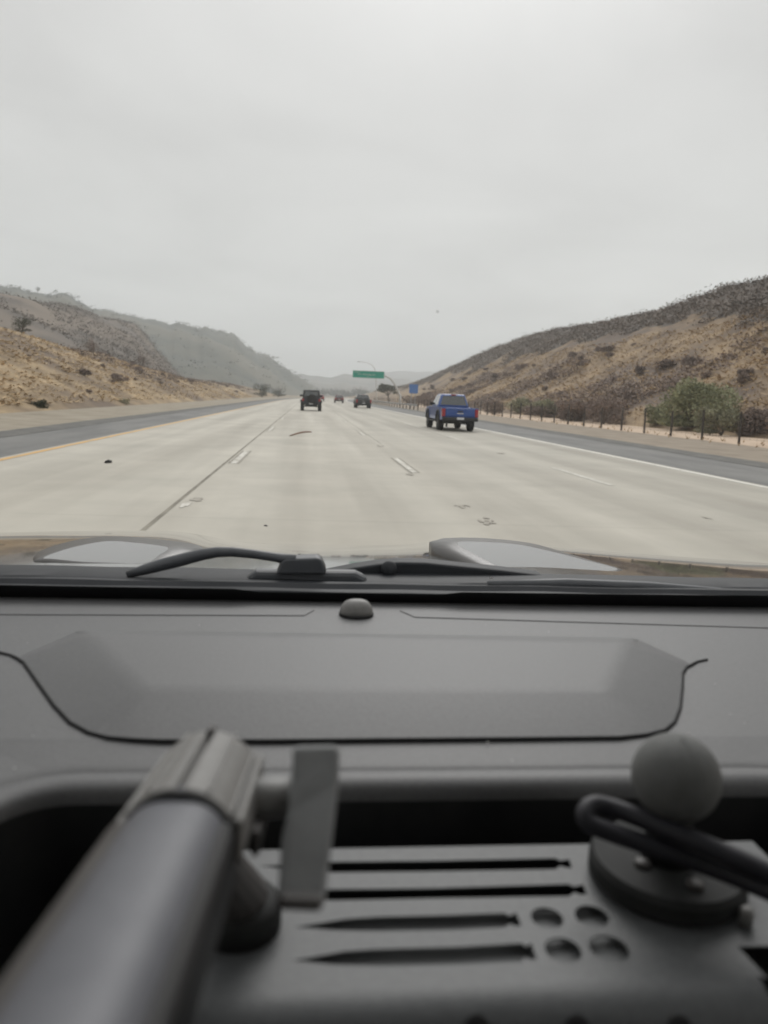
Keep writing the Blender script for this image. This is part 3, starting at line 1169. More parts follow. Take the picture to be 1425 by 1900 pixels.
# overhead sign on a curved cantilever post
SY = 160.0
a = atY(654.5, 687, SY)
b = atY(713, 703, SY)
pb = atY(742, 752, SY)
t = thing('highway_sign', 'green overhead highway sign held by a curved post at the right', 'road sign', (pb.x, SY, 0))
o = MB().box(a.x - pb.x, b.x - pb.x, -.06, 0, b.z, a.z).build('panel', M['sign_green'], t)
tw, th = b.x - a.x, a.z - b.z
x0, z0 = a.x - pb.x, b.z
br = MB()
for (u0, u1, v0, v1) in ((.012, .988, .955, .985), (.012, .988, .015, .045), (.004, .012, .015, .985), (.988, .996, .015, .985)):
    br.box(x0 + tw * u0, x0 + tw * u1, -.075, -.064, z0 + th * v0, z0 + th * v1)
br.build('border', M['sign_white'], o)
lt_ = MB()
r_ = random.Random(4)


def word(u, v, n, hh):
    # worn, unreadable strokes of lettering
    for _ in range(n):
        w_ = r_.uniform(.010, .016)
        k = r_.randrange(4)
        X0, X1, Z0, Z1 = x0 + tw * u, x0 + tw * (u + w_), z0 + th * v, z0 + th * (v + hh)
        s_ = tw * .0035
        lt_.box(X0, X0 + s_, -.078, -.066, Z0, Z1)
        if k != 1:
            lt_.box(X0 + s_ + .002, X1, -.078, -.066, Z1 - s_ * 1.2, Z1)
        if k != 2:
            lt_.box(X0 + s_ + .002, X1, -.078, -.066, Z0, Z0 + s_ * 1.2)
        if k > 1:
            lt_.box(X1 + .002, X1 + s_, -.078, -.066, Z0, Z1)
        u += .021
    return u


word(.05, .70, 9, .14)
u_ = word(.16, .42, 6, .14)
word(u_ + .03, .42, 19, .14)
word(.47, .12, 2, .17)
word(.55, .12, 1, .17)
lt_.build('lettering', M['sign_white'], o)
ap = [Vector((0, .25, -.2)), Vector((0, .25, 2.2))]
for px, py in ((741, 733), (737, 722), (731, 711), (724, 702), (715, 697.5), (700, 695), (682, 694), (664, 693.5)):
    q = atY(px, py, SY + .25)
    ap.append(Vector((q.x - pb.x, .25, q.z)))
MB().tube(ap, [.26, .25, .24, .22, .2, .18, .17, .16, .15, .14], 10).build('post', M['lamp_pole'], t, True)
for u in (.2, .5, .8):
    MB().box(x0 + tw * u - .06, x0 + tw * u + .06, .002, .1, z0 + th * .1, z0 + th * .9).build('bracket', M['galv'], t)

# street lamp behind the sign
LY = 205.0
base = atY(700, 752, LY)
t = thing('street_lamp', 'slim street lamp whose curved arm rises above the green sign', 'street lamp', (base.x, LY, 0))
pts = [(699, 752), (698.5, 730), (697.5, 700), (695.5, 685), (691, 678), (684, 674), (676, 672), (668, 671)]
lp = [Vector(atY(x, y, LY)) - Vector((base.x, LY, 0)) for x, y in pts]
lp[0].z = -.2
MB().tube(lp[:4], [.11, .1, .085, .075], 8).build('pole', M['lamp_pole'], t, True)
MB().tube(lp[3:], [.07, .065, .06, .055, .05], 8).build('arm', M['lamp_pole'], t, True)
e = lp[-1]
MB().hexa([(e.x - .75, -.14, e.z - .1), (e.x + .05, -.14, e.z - .1), (e.x + .05, .14, e.z - .1), (e.x - .75, .14, e.z - .1)],
          [(e.x - .6, -.1, e.z + .05), (e.x + .05, -.06, e.z + .06), (e.x + .05, .06, e.z + .06), (e.x - .6, .1, e.z + .05)]).build('lamp_head', M['galv'], t)

# blue sign
BY = 118.0
q = atY(767.5, 721.5, BY)
t = thing('road_sign', 'small square blue road sign at the foot of the right slope', 'road sign', (q.x, BY, 0))
s = 8.2 * BY / FPX
MB().box(-s, s, -.03, 0, q.z - s, q.z + s).build('panel', M['sign_blue'], t, bev=.12, seg=3)
for dx in (-.3, .3):
    MB().box(dx - .05, dx + .05, .01, .11, -.1, q.z + s * .7).build('post', M['galv'], t)


# ------------------------------------------------------------------ vehicles
def arch(cy, r, z0, n=8):
    """arch points from front (y+) to rear (y-) at bottom line z0"""
    return [(cy + r * math.cos(PI * k / n), z0 + (r) * math.sin(PI * k / n)) for k in range(n + 1)]


def wheel(parent, x, y, r, w, side):
    Mx = Matrix.Translation((x, y, r)) @ Matrix.Rotation(R(90), 4, 'Y')
    ty = MB().lathe([(r * .62, -w / 2), (r * .93, -w / 2), (r, -w / 2 + .03), (r, w / 2 - .03), (r * .93, w / 2), (r * .62, w / 2)], 20, Mx).build('wheel', M['tyre'], parent, True)
    autosmooth(ty)
    zo = side * (w / 2 + .002)
    rm_ = MB().lathe([(r * .6, zo - side * .03), (r * .6, zo), (r * .48, zo - side * .02), (r * .15, zo - side * .02), (r * .1, zo + side * .01), (.01, zo + side * .01)], 18, Mx).build('rim', M['rim'], ty)
    return ty


def panel(parent, name, quad, u0, u1, v0, v1, m, off=.006, bev=0):
    """panel on a quad face: quad corners BL, BR, TR, TL"""
    BL, BR, TR, TL = [Vector(q) for q in quad]

    def P(u, v):
        return BL.lerp(BR, u).lerp(TL.lerp(TR, u), v)
    n = (BR - BL).cross(TL - BL).normalized()
    c = [P(u0, v0), P(u1, v0), P(u1, v1), P(u0, v1)]
    mb = MB().hexa([q - n * .015 for q in c], [q + n * off for q in c])
    return mb.build(name, m, parent)


def pickup(label, loc, m, W=1.9, Ht=1.80):
    t = thing('pickup_truck', label, 'pickup truck', loc)
    hw = W / 2
    zb = .52
    prof = [(0.0, zb + .12), (0.0, 1.14), (1.78, 1.16), (1.80, 1.16), (4.05, 1.15), (5.2, 1.08), (5.40, .92), (5.42, .55), (5.1, zb)]
    prof += arch(4.5, .46, zb) + arch(1.18, .46, zb) + [(.4, zb), (.1, zb + .04)]
    bm = bmesh.new()
    n = len(prof)
    A = [bm.verts.new((-hw, y, z)) for y, z in prof]
    B = [bm.verts.new((hw, y, z)) for y, z in prof]
    bm.faces.new(A[::-1])
    bm.faces.new(B)
    top = None
    for i in range(n):
        j = (i + 1) % n
        fc = bm.faces.new((A[i], A[j], B[j], B[i]))
        if i == 1:
            top = fc
    bmesh.ops.recalc_face_normals(bm, faces=bm.faces)
    bmesh.ops.inset_region(bm, faces=[top], thickness=.09)
    bmesh.ops.translate(bm, verts=top.verts, vec=(0, 0, -.48))
    bo = bobj('body', bm, m, t)
    bevel(bo, .045, 3)
    MB().box(-hw * .8, hw * .8, .5, 4.9, .36, zb + .02).build('underbody', M['trim'], t)
    # cab
    h2 = hw * .68
    b4 = [(-hw * .91, 1.79, 1.15), (hw * .91, 1.79, 1.15), (hw * .91, 4.1, 1.15), (-hw * .91, 4.1, 1.15)]
    t4 = [(-h2, 2.02, Ht), (h2, 2.02, Ht), (h2, 3.35, Ht), (-h2, 3.35, Ht)]
    cab = MB().hexa(b4, t4).build('cab', m, t, bev=.11, seg=4)
    panel(t, 'rear_window', (b4[0], b4[1], t4[1], t4[0]), .07, .93, .14, .86, M['car_glass'])
    panel(t, 'windscreen', (b4[2], b4[3], t4[3], t4[2]), .06, .94, .1, .92, M['car_glass'])
    for (q, s) in (((b4[3], b4[0], t4[0], t4[3]), -1), ((b4[1], b4[2], t4[2], t4[1]), 1)):
        if s < 0:
            spans = ((.06, .42), (.47, .88))
        else:
            spans = ((.12, .53), (.58, .94))
        for u0, u1 in spans:
            panel(t, 'side_window', q, u0, u1, .12, .86, M['car_glass'])
    MB().box(-.13, .13, 1.975, 2.02, Ht - .06, Ht - .01).build('brake_light', M['tail'], t)
    # rear end
    tg = MB().box(-hw * .80, hw * .80, -.035, 0.02, .72, 1.11).build('tailgate', m, t, bev=.02)
    MB().box(-hw * .62, hw * .62, -.05, -.03, 1.06, 1.10).build('spoiler', m, tg)
    MB().box(-.13, .13, -.052, -.037, .93, .99).build('handle', M['trim'], tg)
    MB().box(-.16, .16, -.047, -.036, .84, .885).build('badge', M['chrome'], tg)
    for s in (-1, 1):
        MB().box(min(s * hw * .82, s * (hw + .006)), max(s * hw * .82, s * (hw + .006)), -.03, .16, .70, 1.08).build('tail_light', M['tail'], t, bev=.02)
        MB().box(min(s * .75 * hw, s * 1.02 * hw), max(s * .75 * hw, s * 1.02 * hw), 3.6, 3.72, 1.2, 1.36).build('side_mirror', M['trim'], t, bev=.03)
        MB().box(min(s * (hw - .12), s * (hw + .04)), max(s * (hw - .12), s * (hw + .04)), 1.75, 3.95, .40, .46).build('running_board', M['trim'], t, bev=.02)
        for cy in (1.18, 4.5):
            pts = [Vector((s * (hw + .012), y, z)) for y, z in arch(cy, .47, zb, 12)]
            MB().tube(pts, .045, 6).build('fender_flare', M['trim'], t)
            wheel(t, s * (hw - .12), cy, .40, .27, s)
        MB().box(min(s * hw * .72, s * hw * .62), max(s * hw * .72, s * hw * .62), .25, .29, .2, .5).build('mud_flap', M['trim'], t)
        MB().box(min(s * .55 * hw, s * .95 * hw), max(s * .55 * hw, s * .95 * hw), 5.38, 5.45, .78, .95).build('headlight', M['chrome'], t, bev=.02)
    bp = MB().box(-hw * .98, hw * .98, -.16, .02, .50, .68).build('rear_bumper', M['trim'], t, bev=.03)
    MB().box(-.17, .17, -.175, -.162, .575, .675).build('licence_plate', M['plate'], bp)
    MB().box(-.05, .05, -.2, -.05, .40, .50).build('tow_hitch', M['trim'], bp)
    MB().box(-hw * .97, hw * .97, 5.36, 5.5, .48, .66).build('front_bumper', M['trim'], t, bev=.03)
    MB().tube([(.45, .1, .42), (.47, -.05, .40)], .04, 8).build('exhaust', M['trim'], t)
    # rear axle and spare
    MB().tube([(-hw + .2, 1.18, .40), (hw - .2, 1.18, .40)], .07, 8).build('axle', M['trim'], t)
    return t


q = atZ(858, 802, 0)
pk = pickup('bright blue pickup truck in the right lane beside the fence', (7.24, 37.0, 0), M['blue'], 1.76, 1.78)
pk2 = pickup('small black pickup truck farther ahead below the green sign', (7.0, 100.0, 0), M['black_paint'], 1.95, 1.75)


def jeep(label, loc):
    t = thing('off_road_car', label, 'car', loc)
    hw = .80
    zb = .62
    prof = [(0, zb), (0, 1.22), (2.6, 1.22), (3.9, 1.16), (4.0, zb + .1), (3.9, zb)]
    mb = MB().prism(prof, -hw, hw)
    mb.build('body', M['jeep'], t, bev=.04)
    b4 = [(-hw, .02, 1.221), (hw, .02, 1.221), (hw, 2.45, 1.221), (-hw, 2.45, 1.221)]
    t4 = [(-hw * .9, .12, 1.88), (hw * .9, .12, 1.88), (hw * .9, 2.2, 1.88), (-hw * .9, 2.2, 1.88)]
    MB().hexa(b4, t4).build('roof', M['trim'], t, bev=.05)
    panel(t, 'rear_window', (b4[0], b4[1], t4[1], t4[0]), .1, .9, .18, .82, M['car_glass'])
    for (qd, s) in (((b4[3], b4[0], t4[0], t4[3]), -1), ((b4[1], b4[2], t4[2], t4[1]), 1)):
        for u0, u1 in ((.06, .48), (.53, .94)):
            panel(t, 'side_window', qd, u0, u1, .15, .85, M['car_glass'])
    panel(t, 'windscreen', (b4[2], b4[3], t4[3], t4[2]), .08, .92, .12, .9, M['car_glass'])
    for s in (-1, 1):
        for cy in (.55, 3.2):
            x = s * .80
            wheel(t, x, cy, .42, .30, s)
            pr = [(cy + .62, .78), (cy + .42, .98), (cy - .40, .98), (cy - .56, .80), (cy - .50, .80), (cy - .36, .93), (cy + .38, .93), (cy + .56, .76)]
            MB().prism(pr, min(s * .76, s * 1.0), max(s * .76, s * 1.0)).build('fender', M['trim'], t)
        MB().box(min(s * .66, s * .84), max(s * .66, s * .84), -.05, .0, .88, 1.10).build('tail_light', M['tail'], t)
        MB().box(min(s * .78, s * 1.06), max(s * .78, s * 1.06), 2.2, 2.3, 1.26, 1.46).build('side_mirror', M['trim'], t, bev=.03)
    Mx = Matrix.Translation((.06, -.16, 1.1)) @ Matrix.Rotation(R(90), 4, 'X')
    sp_ = autosmooth(MB().lathe([(.22, -.13), (.38, -.13), (.41, -.1), (.41, .1), (.38, .13), (.22, .13)], 20, Mx).build('spare_wheel', M['tyre'], t))
    MB().lathe([(.23, .1), (.23, .12), (.1, .1), (.01, .12)], 16, Mx).build('rim', M['trim'], sp_)
    bp = MB().box(-.78, .78, -.14, .02, .56, .72).build('rear_bumper', M['trim'], t, bev=.03)
    MB().box(-.18, .16, -.165, -.145, .60, .72).build('licence_plate', M['plate'], bp)
    MB().box(-.55, .55, .2, 3.6, .46, .63).build('underbody', M['trim'], t)
    MB().tube([(-.7, .55, .42), (.7, .55, .42)], .06, 8).build('axle', M['trim'], t)
    return t


jeep('dark boxy off-road car with spare wheel, directly ahead', (.22, 71.5, 0))


def hatch(name, label, loc, m, Ht=1.6, W=1.85):
    t = thing(name, label, 'car', loc)
    hw = W / 2
    zb = .38
    prof = [(0.05, zb + .05), (0, .95), (3.3, .98), (4.4, .85), (4.5, .45), (4.3, zb)] + arch(3.65, .38, zb) + arch(.85, .38, zb) + [(.2, zb)]
    MB().prism(prof, -hw, hw).build('body', m, t, bev=.06, seg=3)
    b4 = [(-hw * .96, .05, .95), (hw * .96, .05, .95), (hw * .96, 3.3, .97), (-hw * .96, 3.3, .97)]
    t4 = [(-hw * .74, .5, Ht), (hw * .74, .5, Ht), (hw * .74, 2.3, Ht), (-hw * .74, 2.3, Ht)]
    MB().hexa(b4, t4).build('roof', m, t, bev=.08, seg=3)
    panel(t, 'rear_window', (b4[0], b4[1], t4[1], t4[0]), .1, .9, .2, .88, M['car_glass'])
    for qd in ((b4[3], b4[0], t4[0], t4[3]), (b4[1], b4[2], t4[2], t4[1])):
        panel(t, 'side_window', qd, .12, .88, .15, .86, M['car_glass'])
    panel(t, 'windscreen', (b4[2], b4[3], t4[3], t4[2]), .08, .92, .1, .92, M['car_glass'])
    for s in (-1, 1):
        MB().box(min(s * .62 * hw, s * 1.004 * hw), max(s * .62 * hw, s * 1.004 * hw), -.02, .1, .74, .92).build('tail_light', M['tail'], t, bev=.02)
        for cy in (.85, 3.65):
            wheel(t, s * (hw - .12), cy, .33, .22, s)
    bp = MB().box(-hw * .97, hw * .97, -.07, .03, .36, .56).build('rear_bumper', M['trim'], t, bev=.03)
    MB().box(-.2, .2, -.02, -.005, .66, .77).build('licence_plate', M['plate'], t)
    return t


hatch('car', 'small maroon car far ahead between the trucks', (6.1, 158, 0), M['maroon'], 1.62)
hatch('car', 'tiny red car far ahead, half hidden by the dark off-road car', (2.75, 188, 0), M['red_paint'], 1.5)

# ------------------------------------------------------------------ debris on the road
p0, p1 = atZ(537, 808, .02), atZ(572, 803, .02)
p1 = Vector((p0.x + .78, p0.y + .9, .05))
vv, ff = [], []
nn = 16
for i in range(nn + 1):
    u = i / nn
    c = p0.lerp(p1, u)
    c.z = .015 + .13 * math.sin(u * PI * .62)
    w = .055 * (.35 + math.sin(PI * min(1, u * .9 + .08)))
    d = Vector((.25, .97, .35)).normalized()
    for sgn, dz in ((-1, 0), (1, 0), (1, -.02), (-1, -.02)):
        vv.append(c + d * w * sgn + Vector((0, 0, dz)))
for i in range(nn):
    for k in range(4):
        k2 = (k + 1) % 4
        ff.append((i * 4 + k, i * 4 + k2, i * 4 + 4 + k2, i * 4 + 4 + k))
ff += [(3, 2, 1, 0), tuple(nn * 4 + k for k in range(4))]
tag(obj('debris', vv, ff, M['rust'], None, True), 'curved rust-brown strip of debris in the lane behind the off-road car', 'debris')


def chunk(px, py, sx, sy, sz, m, label, seed):
    q = atZ(px, py, 0)
    bm = bmesh.new()
    bmesh.ops.create_icosphere(bm, subdivisions=2, radius=1)
    for v in bm.verts:
        k = 1 + .6 * noise.noise(v.co * 1.7 + Vector((seed, 0, 0)))
        v.co = Vector((v.co.x * sx * k, v.co.y * sy * k, max(-.3, v.co.z * k) * sz))
    o = bobj('debris', bm, m)
    o.location = (q.x, q.y, sz * .3)
    o.rotation_euler = (0, 0, seed)
    return tag(o, label, 'debris')


chunk(201, 859, .085, .045, .05, M['tyre'], 'black scrap of debris on the pale left lane', 1.2)
chunk(493, 976, .026, .018, .01, M['tyre'], 'tiny dark scrap on the road just ahead of the hood', 2.2)
chunk(1186, 775, .11, .07, .10, M['litter_white'], 'white scrap of litter caught on the fence foot under the green bush', 3.1)
chunk(1250, 792, .10, .07, .09, M['litter_white'], 'white scrap of litter on the sand behind the fence, below the big green bush', 4.4)

# ------------------------------------------------------------------ own car
car = thing('car', 'car the view looks out of: grey dashboard, wiper and glossy hood', 'car', (0, 0, 0))
ZD = H - .222      # dash top


def dz(px, py, z=ZD):
    return atZ(px, py, z)


# recess outline (front tray) in the dash
ZL = ZD - .0035
lipY = dz(700, 1453, ZL).y
foldY = dz(700, 1376).y
xl = dz(62, 1462, ZL).x - .022
xr = dz(1425, 1462, ZL).x + .05
rc_ = .045
path = []
for y_ in (.08, .2, .3):
    path.append((xl, y_))
for k in range(9):
    a = PI - k * PI / 16
    path.append((xl + rc_ + rc_ * math.cos(a), lipY - rc_ + rc_ * math.sin(a)))
for k in range(9):
    a = PI / 2 - k * PI / 16
    path.append((xr - rc_ + rc_ * math.cos(a), lipY - rc_ + rc_ * math.sin(a)))
for y_ in (.3, .2, .08):
    path.append((xr, y_))


def offs(d):
    out = []
    n = len(path)
    for i, (x, y) in enumerate(path):
        a = Vector(path[max(i - 1, 0)])
        b = Vector(path[min(i + 1, n - 1)])
        t = (b - a).normalized()
        nn = Vector((-t.y, t.x))
        out.append((x + nn.x * d, y + nn.y * d))
    return out


dash = bpy.data.objects.new('dashboard', None)
# flat U shaped top with recess
oo = offs(.025)
outer = [(-.80, .08), (-.80, foldY), (-.80, .832), (.80, .832), (.80, foldY), (.80, .08)]
npoly = len(oo) + 6
fold_pts = [Vector((x_, foldY + dy_)) for dy_ in (0, .006) for x_ in np.linspace(-.79, .79, 25)]
poly = [Vector((x, y)) for x, y in oo[::-1]] + [Vector(p) for p in outer]
# order: recess path from right end back to left end, then around the outside
ids = delaunay_2d_cdt(poly + fold_pts, [(npoly + i, npoly + i + 1) for i in list(range(24)) + list(range(25, 49))], [list(range(len(poly)))], 1, 1e-6)
V2, F2 = ids[0], ids[2]
top_v = [(v.x, v.y, ZD - .0035 * min(1, max(0, (foldY + .006 - v.y) / (foldY + .006 - lipY - .025)))) for v in V2]
dash = obj('dashboard', top_v, [tuple(f_) for f_ in F2], M['dash'], car)
bm = bmesh.new(); bm.from_mesh(dash.data); bmesh.ops.recalc_face_normals(bm, faces=bm.faces)
for fc in bm.faces:
    if fc.normal.z < 0:
        fc.normal_flip()
bm.to_mesh(dash.data); bm.free()
# rolled lip
prof = [(.026, ZL - .001), (.0245, ZL + .0003), (.021, ZL - .0022), (.0185, ZL - .0026), (.0165, ZL - .0008), (.0125, ZL + .0008), (.006, ZL + .0006), (.001, ZL - .001), (-.002, ZL - .004), (-.003, ZL - .010)]
vv, ff = [], []
for d, z in prof:
    vv += [(x, y, z) for x, y in offs(d)]
n_ = len(path)
for i in range(len(prof) - 1):
    for k in range(n_ - 1):
        ff.append((i * n_ + k, i * n_ + k + 1, (i + 1) * n_ + k + 1, (i + 1) * n_ + k))
obj('tray_lip', vv, ff, M['dash'], dash, True)
vv, ff = [], []
for d, z in ((-.003, ZL - .010), (-.004, ZL - .03), (-.004, ZL - .11)):
    vv += [(x, y, z) for x, y in offs(d)]
for i in range(2):
    for k in range(n_ - 1):
        ff.append((i * n_ + k, i * n_ + k + 1, (i + 1) * n_ + k + 1, (i + 1) * n_ + k))
obj('tray_wall', vv, ff, M['dash_black'], dash, True)
MB().box(xl + .006, xr - .006, .04, lipY - .005, ZD - .12, ZD - .115).build('tray_base', M['dash_black'], dash)

# centre panel with sloping facets and dark seam
O = [(32, 1220), (44, 1228), (70, 1265), (100, 1307), (130, 1339), (165, 1358), (200, 1367), (250, 1371), (300, 1373), (500, 1373), (700, 1371), (950, 1369), (1150, 1367), (1200, 1362), (1235, 1353),
     (1252, 1338), (1262, 1312), (1266, 1275), (1267, 1248), (1274, 1237), (1284, 1232)]
Ow = [dz(x, y, ZD + .0015) for x, y in O]
bk = [dz(1176, 1183, ZD + .0015), dz(148, 1169, ZD + .0015)]
Iw = [dz(x, y, ZD + .0150) for x, y in ((165, 1177), (660, 1181), (1160, 1192), (1124, 1278), (690, 1276), (266, 1275))]
pv = [Vector((p.x, p.y)) for p in Ow + bk + Iw]
no = len(Ow) + len(bk)
res = delaunay_2d_cdt(pv, [(no + i, no + (i + 1) % 6) for i in range(6)], [list(range(no))], 1, 1e-6)
zs = [p.z for p in Ow + bk + Iw]
zz = []
for i, v in enumerate(res[0]):
    k = res[3][i][0] if res[3][i] else 0
    zz.append(zs[k])
pn = obj('panel', [(v.x, v.y, z) for v, z in zip(res[0], zz)], [tuple(f_) for f_ in res[2]], M['dash_panel'], dash)
bm = bmesh.new(); bm.from_mesh(pn.data)
for fc in bm.faces:
    fc.normal_update()
    if fc.normal.z < 0:
        fc.normal_flip()
bmesh.ops.dissolve_limit(bm, angle_limit=R(1.0), verts=bm.verts, edges=bm.edges)
bm.to_mesh(pn.data); bm.free()
pb2 = bevel(pn, .009, 4)
pb2.modifiers['bevel'].angle_limit = R(4)
pn.data.polygons.foreach_set('use_smooth', [True] * len(pn.data.polygons))
sk = [dz(x, y, ZD + .0006) for x, y in ((-60, 1196), (0, 1211), (20, 1216))] + [p + Vector((0, 0, -.0006)) for p in Ow] + [dz(x, y, ZD + .0006) for x, y in ((1294, 1228), (1312, 1224))]
MB().tube(sk, .0013, 6).build('seam', M['seam'], dash, True)
dm = MB()
for _ in range(46):
    p_ = dz(rng.uniform(20, 1400), rng.uniform(1160, 1430), ZD)
    zz_ = ZD + (.0017 if p_.y > foldY else .0006)
    sc_ = rng.uniform(.0003, .0007)
    dm.hexa([(p_.x - sc_, p_.y - sc_, zz_), (p_.x + sc_ * 1.4, p_.y - sc_ * .6, zz_), (p_.x + sc_, p_.y + sc_, zz_), (p_.x - sc_ * .5, p_.y + sc_ * 1.2, zz_)],
            [(p_.x - sc_ * .8, p_.y - sc_ * .8, zz_ + .0002), (p_.x + sc_, p_.y - sc_ * .5, zz_ + .0002), (p_.x + sc_ * .8, p_.y + sc_ * .8, zz_ + .0002), (p_.x - sc_ * .4, p_.y + sc_, zz_ + .0002)])
struct(dm.build('dust', M['litter_white'], dash), 'stuff')
# defroster strips and light sensor
for pts in (((-60, 1126), (583, 1133), (565, 1143), (-60, 1141)), ((742, 1134), (1460, 1156), (1460, 1167), (770, 1146))):
    c = [dz(x, y) for x, y in pts]
    MB().hexa([p + Vector((0, 0, .0002)) for p in c], [p + Vector((0, 0, .0008)) for p in c]).build('defroster_grille', M['dash'], dash)
c = dz(661, 1141)
bm = bmesh.new()
bmesh.ops.create_uvsphere(bm, u_segments=24, v_segments=14, radius=1)
for v in bm.verts:
    x, y, z = v.co
    v.co = (math.copysign(abs(x) ** .72, x) * .0172, y * .013, max(0, math.copysign(abs(z) ** .8, z)) * .0172)
sd_ = bobj('light_sensor', bm, M['clamp'], dash, True)
sd_.location = (c.x, c.y, ZD - .0004)
MB().lathe([(.0178, 0), (.0178, .0022), (.016, .0022)], 24, Matrix.Translation((c.x, c.y, ZD + .0002))).build('sensor_ring', M['seam'], dash)

# tray plate with bullet shaped slots and round holes
ZP = ZL - .019


def tp(px, py):
    return dz(px, py, ZP)


def slot(row):
    return [tp(x, y) for x, y in row]


slots = [
    slot([(480, 1607), (560, 1602), (615, 1599), (800, 1597), (1030, 1592), (1040, 1597), (1056, 1594), (1062, 1611), (1050, 1610), (1040, 1607), (1030, 1613), (800, 1617), (620, 1619), (560, 1616)]),
    slot([(480, 1660), (560, 1653), (615, 1650), (800, 1648), (1054, 1640), (1066, 1645), (1082, 1641), (1090, 1660), (1076, 1660), (1066, 1656), (1056, 1663), (800, 1667), (620, 1671), (560, 1668)]),
    slot([(545, 1720), (580, 1715), (640, 1705), (700, 1701), (830, 1698), (935, 1694), (944, 1699), (958, 1694), (968, 1718), (955, 1718), (945, 1714), (936, 1721), (830, 1726), (700, 1728), (620, 1726)]),
    slot([(542, 1782), (580, 1776), (640, 1765), (700, 1761), (850, 1757), (968, 1750), (976, 1756), (986, 1750), (996, 1780), (984, 1781), (974, 1776), (966, 1785), (850, 1790), (720, 1793), (620, 1790)]),
]
holes = []
for (px, py, r) in ((1015, 1703, 26), (1098, 1700, 27), (1045, 1763, 29), (1130, 1760, 31)):
    c = tp(px, py)
    rr = r * (c - EYE).length / FPX
    holes.append([Vector((c.x + rr * math.cos(2 * PI * k / 20), c.y + rr * math.sin(2 * PI * k / 20), ZP)) for k in range(20)])
pb_, pf = tp(700, 1573).y, tp(700, 1836).y
xL, xR = tp(420, 1600).x - .03, tp(1425, 1700).x + .03
n0 = tp(1368, 1756)
outl = [Vector((xL, pf, ZP)), Vector((tp(1425, 1836).x - .0, pf, ZP)), Vector((tp(1425, 1815).x, tp(1425, 1815).y, ZP)), Vector((n0.x, n0.y, ZP)), Vector((xR, tp(1425, 1756).y, ZP)), Vector((xR, pb_, ZP)), Vector((xL, pb_, ZP))]
allv, loops = [], []
for lp_ in [outl] + slots + holes:
    loops.append(list(range(len(allv), len(allv) + len(lp_))))
    allv += [Vector((p.x, p.y)) for p in lp_]
edges = [(l[i], l[(i + 1) % len(l)]) for l in loops for i in range(len(l))]
rs = delaunay_2d_cdt(allv, edges, [], 0, 1e-7)


def inside(p, poly):
    r = False
    n = len(poly)
    for i in range(n):
        a, b = poly[i], poly[(i + 1) % n]
        if (a.y > p.y) != (b.y > p.y) and p.x < (b.x - a.x) * (p.y - a.y) / (b.y - a.y) + a.x:
            r = not r
    return r


fs = []
for f_ in rs[2]:
    c = sum((rs[0][i] for i in f_), Vector((0, 0))) / len(f_)
    if inside(c, outl) and not any(inside(c, s_) for s_ in slots + holes):
        fs.append(tuple(f_))
bm = bmesh.new()
bv = [bm.verts.new((v.x, v.y, ZP)) for v in rs[0]]
for f_ in fs:
    fc = bm.faces.new([bv[i] for i in f_])
    fc.normal_update()
    if fc.normal.z < 0:
        fc.normal_flip()
for v in [v for v in bm.verts if not v.link_faces]:
    bm.verts.remove(v)
ex = bmesh.ops.extrude_face_region(bm, geom=list(bm.faces))
bmesh.ops.translate(bm, verts=[e_ for e_ in ex['geom'] if isinstance(e_, bmesh.types.BMVert)], vec=(0, 0, -.001))
bmesh.ops.recalc_face_normals(bm, faces=bm.faces)
tray = bobj('tray_plate', bm, M['tray'], dash)
# folded front apron with its row of holes hinted by plugs, floor below the slots
vv, ff = [], []
for k in range(9):
    a = R(52) * k / 8
    vv += [(xL, pf - .022 * math.sin(a), ZP - .022 * (1 - math.cos(a))), (outl[1].x, pf - .022 * math.sin(a), ZP - .022 * (1 - math.cos(a)))]
e1 = vv[-1]
vv += [(xL, e1[1] - .05 * math.cos(R(52)), e1[2] - .05 * math.sin(R(52))), (outl[1].x, e1[1] - .05 * math.cos(R(52)), e1[2] - .05 * math.sin(R(52)))]
ff = [(2 * k, 2 * k + 1, 2 * k + 3, 2 * k + 2) for k in range(9)]
apr = obj('apron', vv, ff, M['tray'], dash, True)
for px in (885, 1072, 1262):
    nrm = Vector((0, -math.sin(R(50)), math.cos(R(50)))).normalized()
    P1 = Vector((0, e1[1], e1[2]))
    d_ = ray(px, 1910)
    cc = EYE + d_ * ((P1 - EYE).dot(nrm) / d_.dot(nrm)) + nrm * .0006
    Mx = Matrix.Translation(cc) @ nrm.to_track_quat('Z', 'Y').to_matrix().to_4x4()
    MB().lathe([(.0052, -.001), (.0052, .0004), (.004, .0008), (.0005, .0008)], 18, Mx).build('screw_hole', M['seam'], dash)
MB().box(xL, tp(1290, 1760).x, pf - .002, tp(700, 1682).y, ZP - .0062, ZP - .0048).build('tray_floor', M['tray_floor'], dash)

# windscreen
GB = Vector((0, .825, ZD + .002))
GT = Vector((0, .42, H + .37))
gw0, gw1 = .74, .60


def gl(x, t, o=0.0):
    p = GB.lerp(GT, t)
    w = gw0 + (gw1 - gw0) * t
    n = Vector((0, GT.z - GB.z, GB.y - GT.y)).normalized()
    return Vector((x * w, p.y, p.z)) + n * o


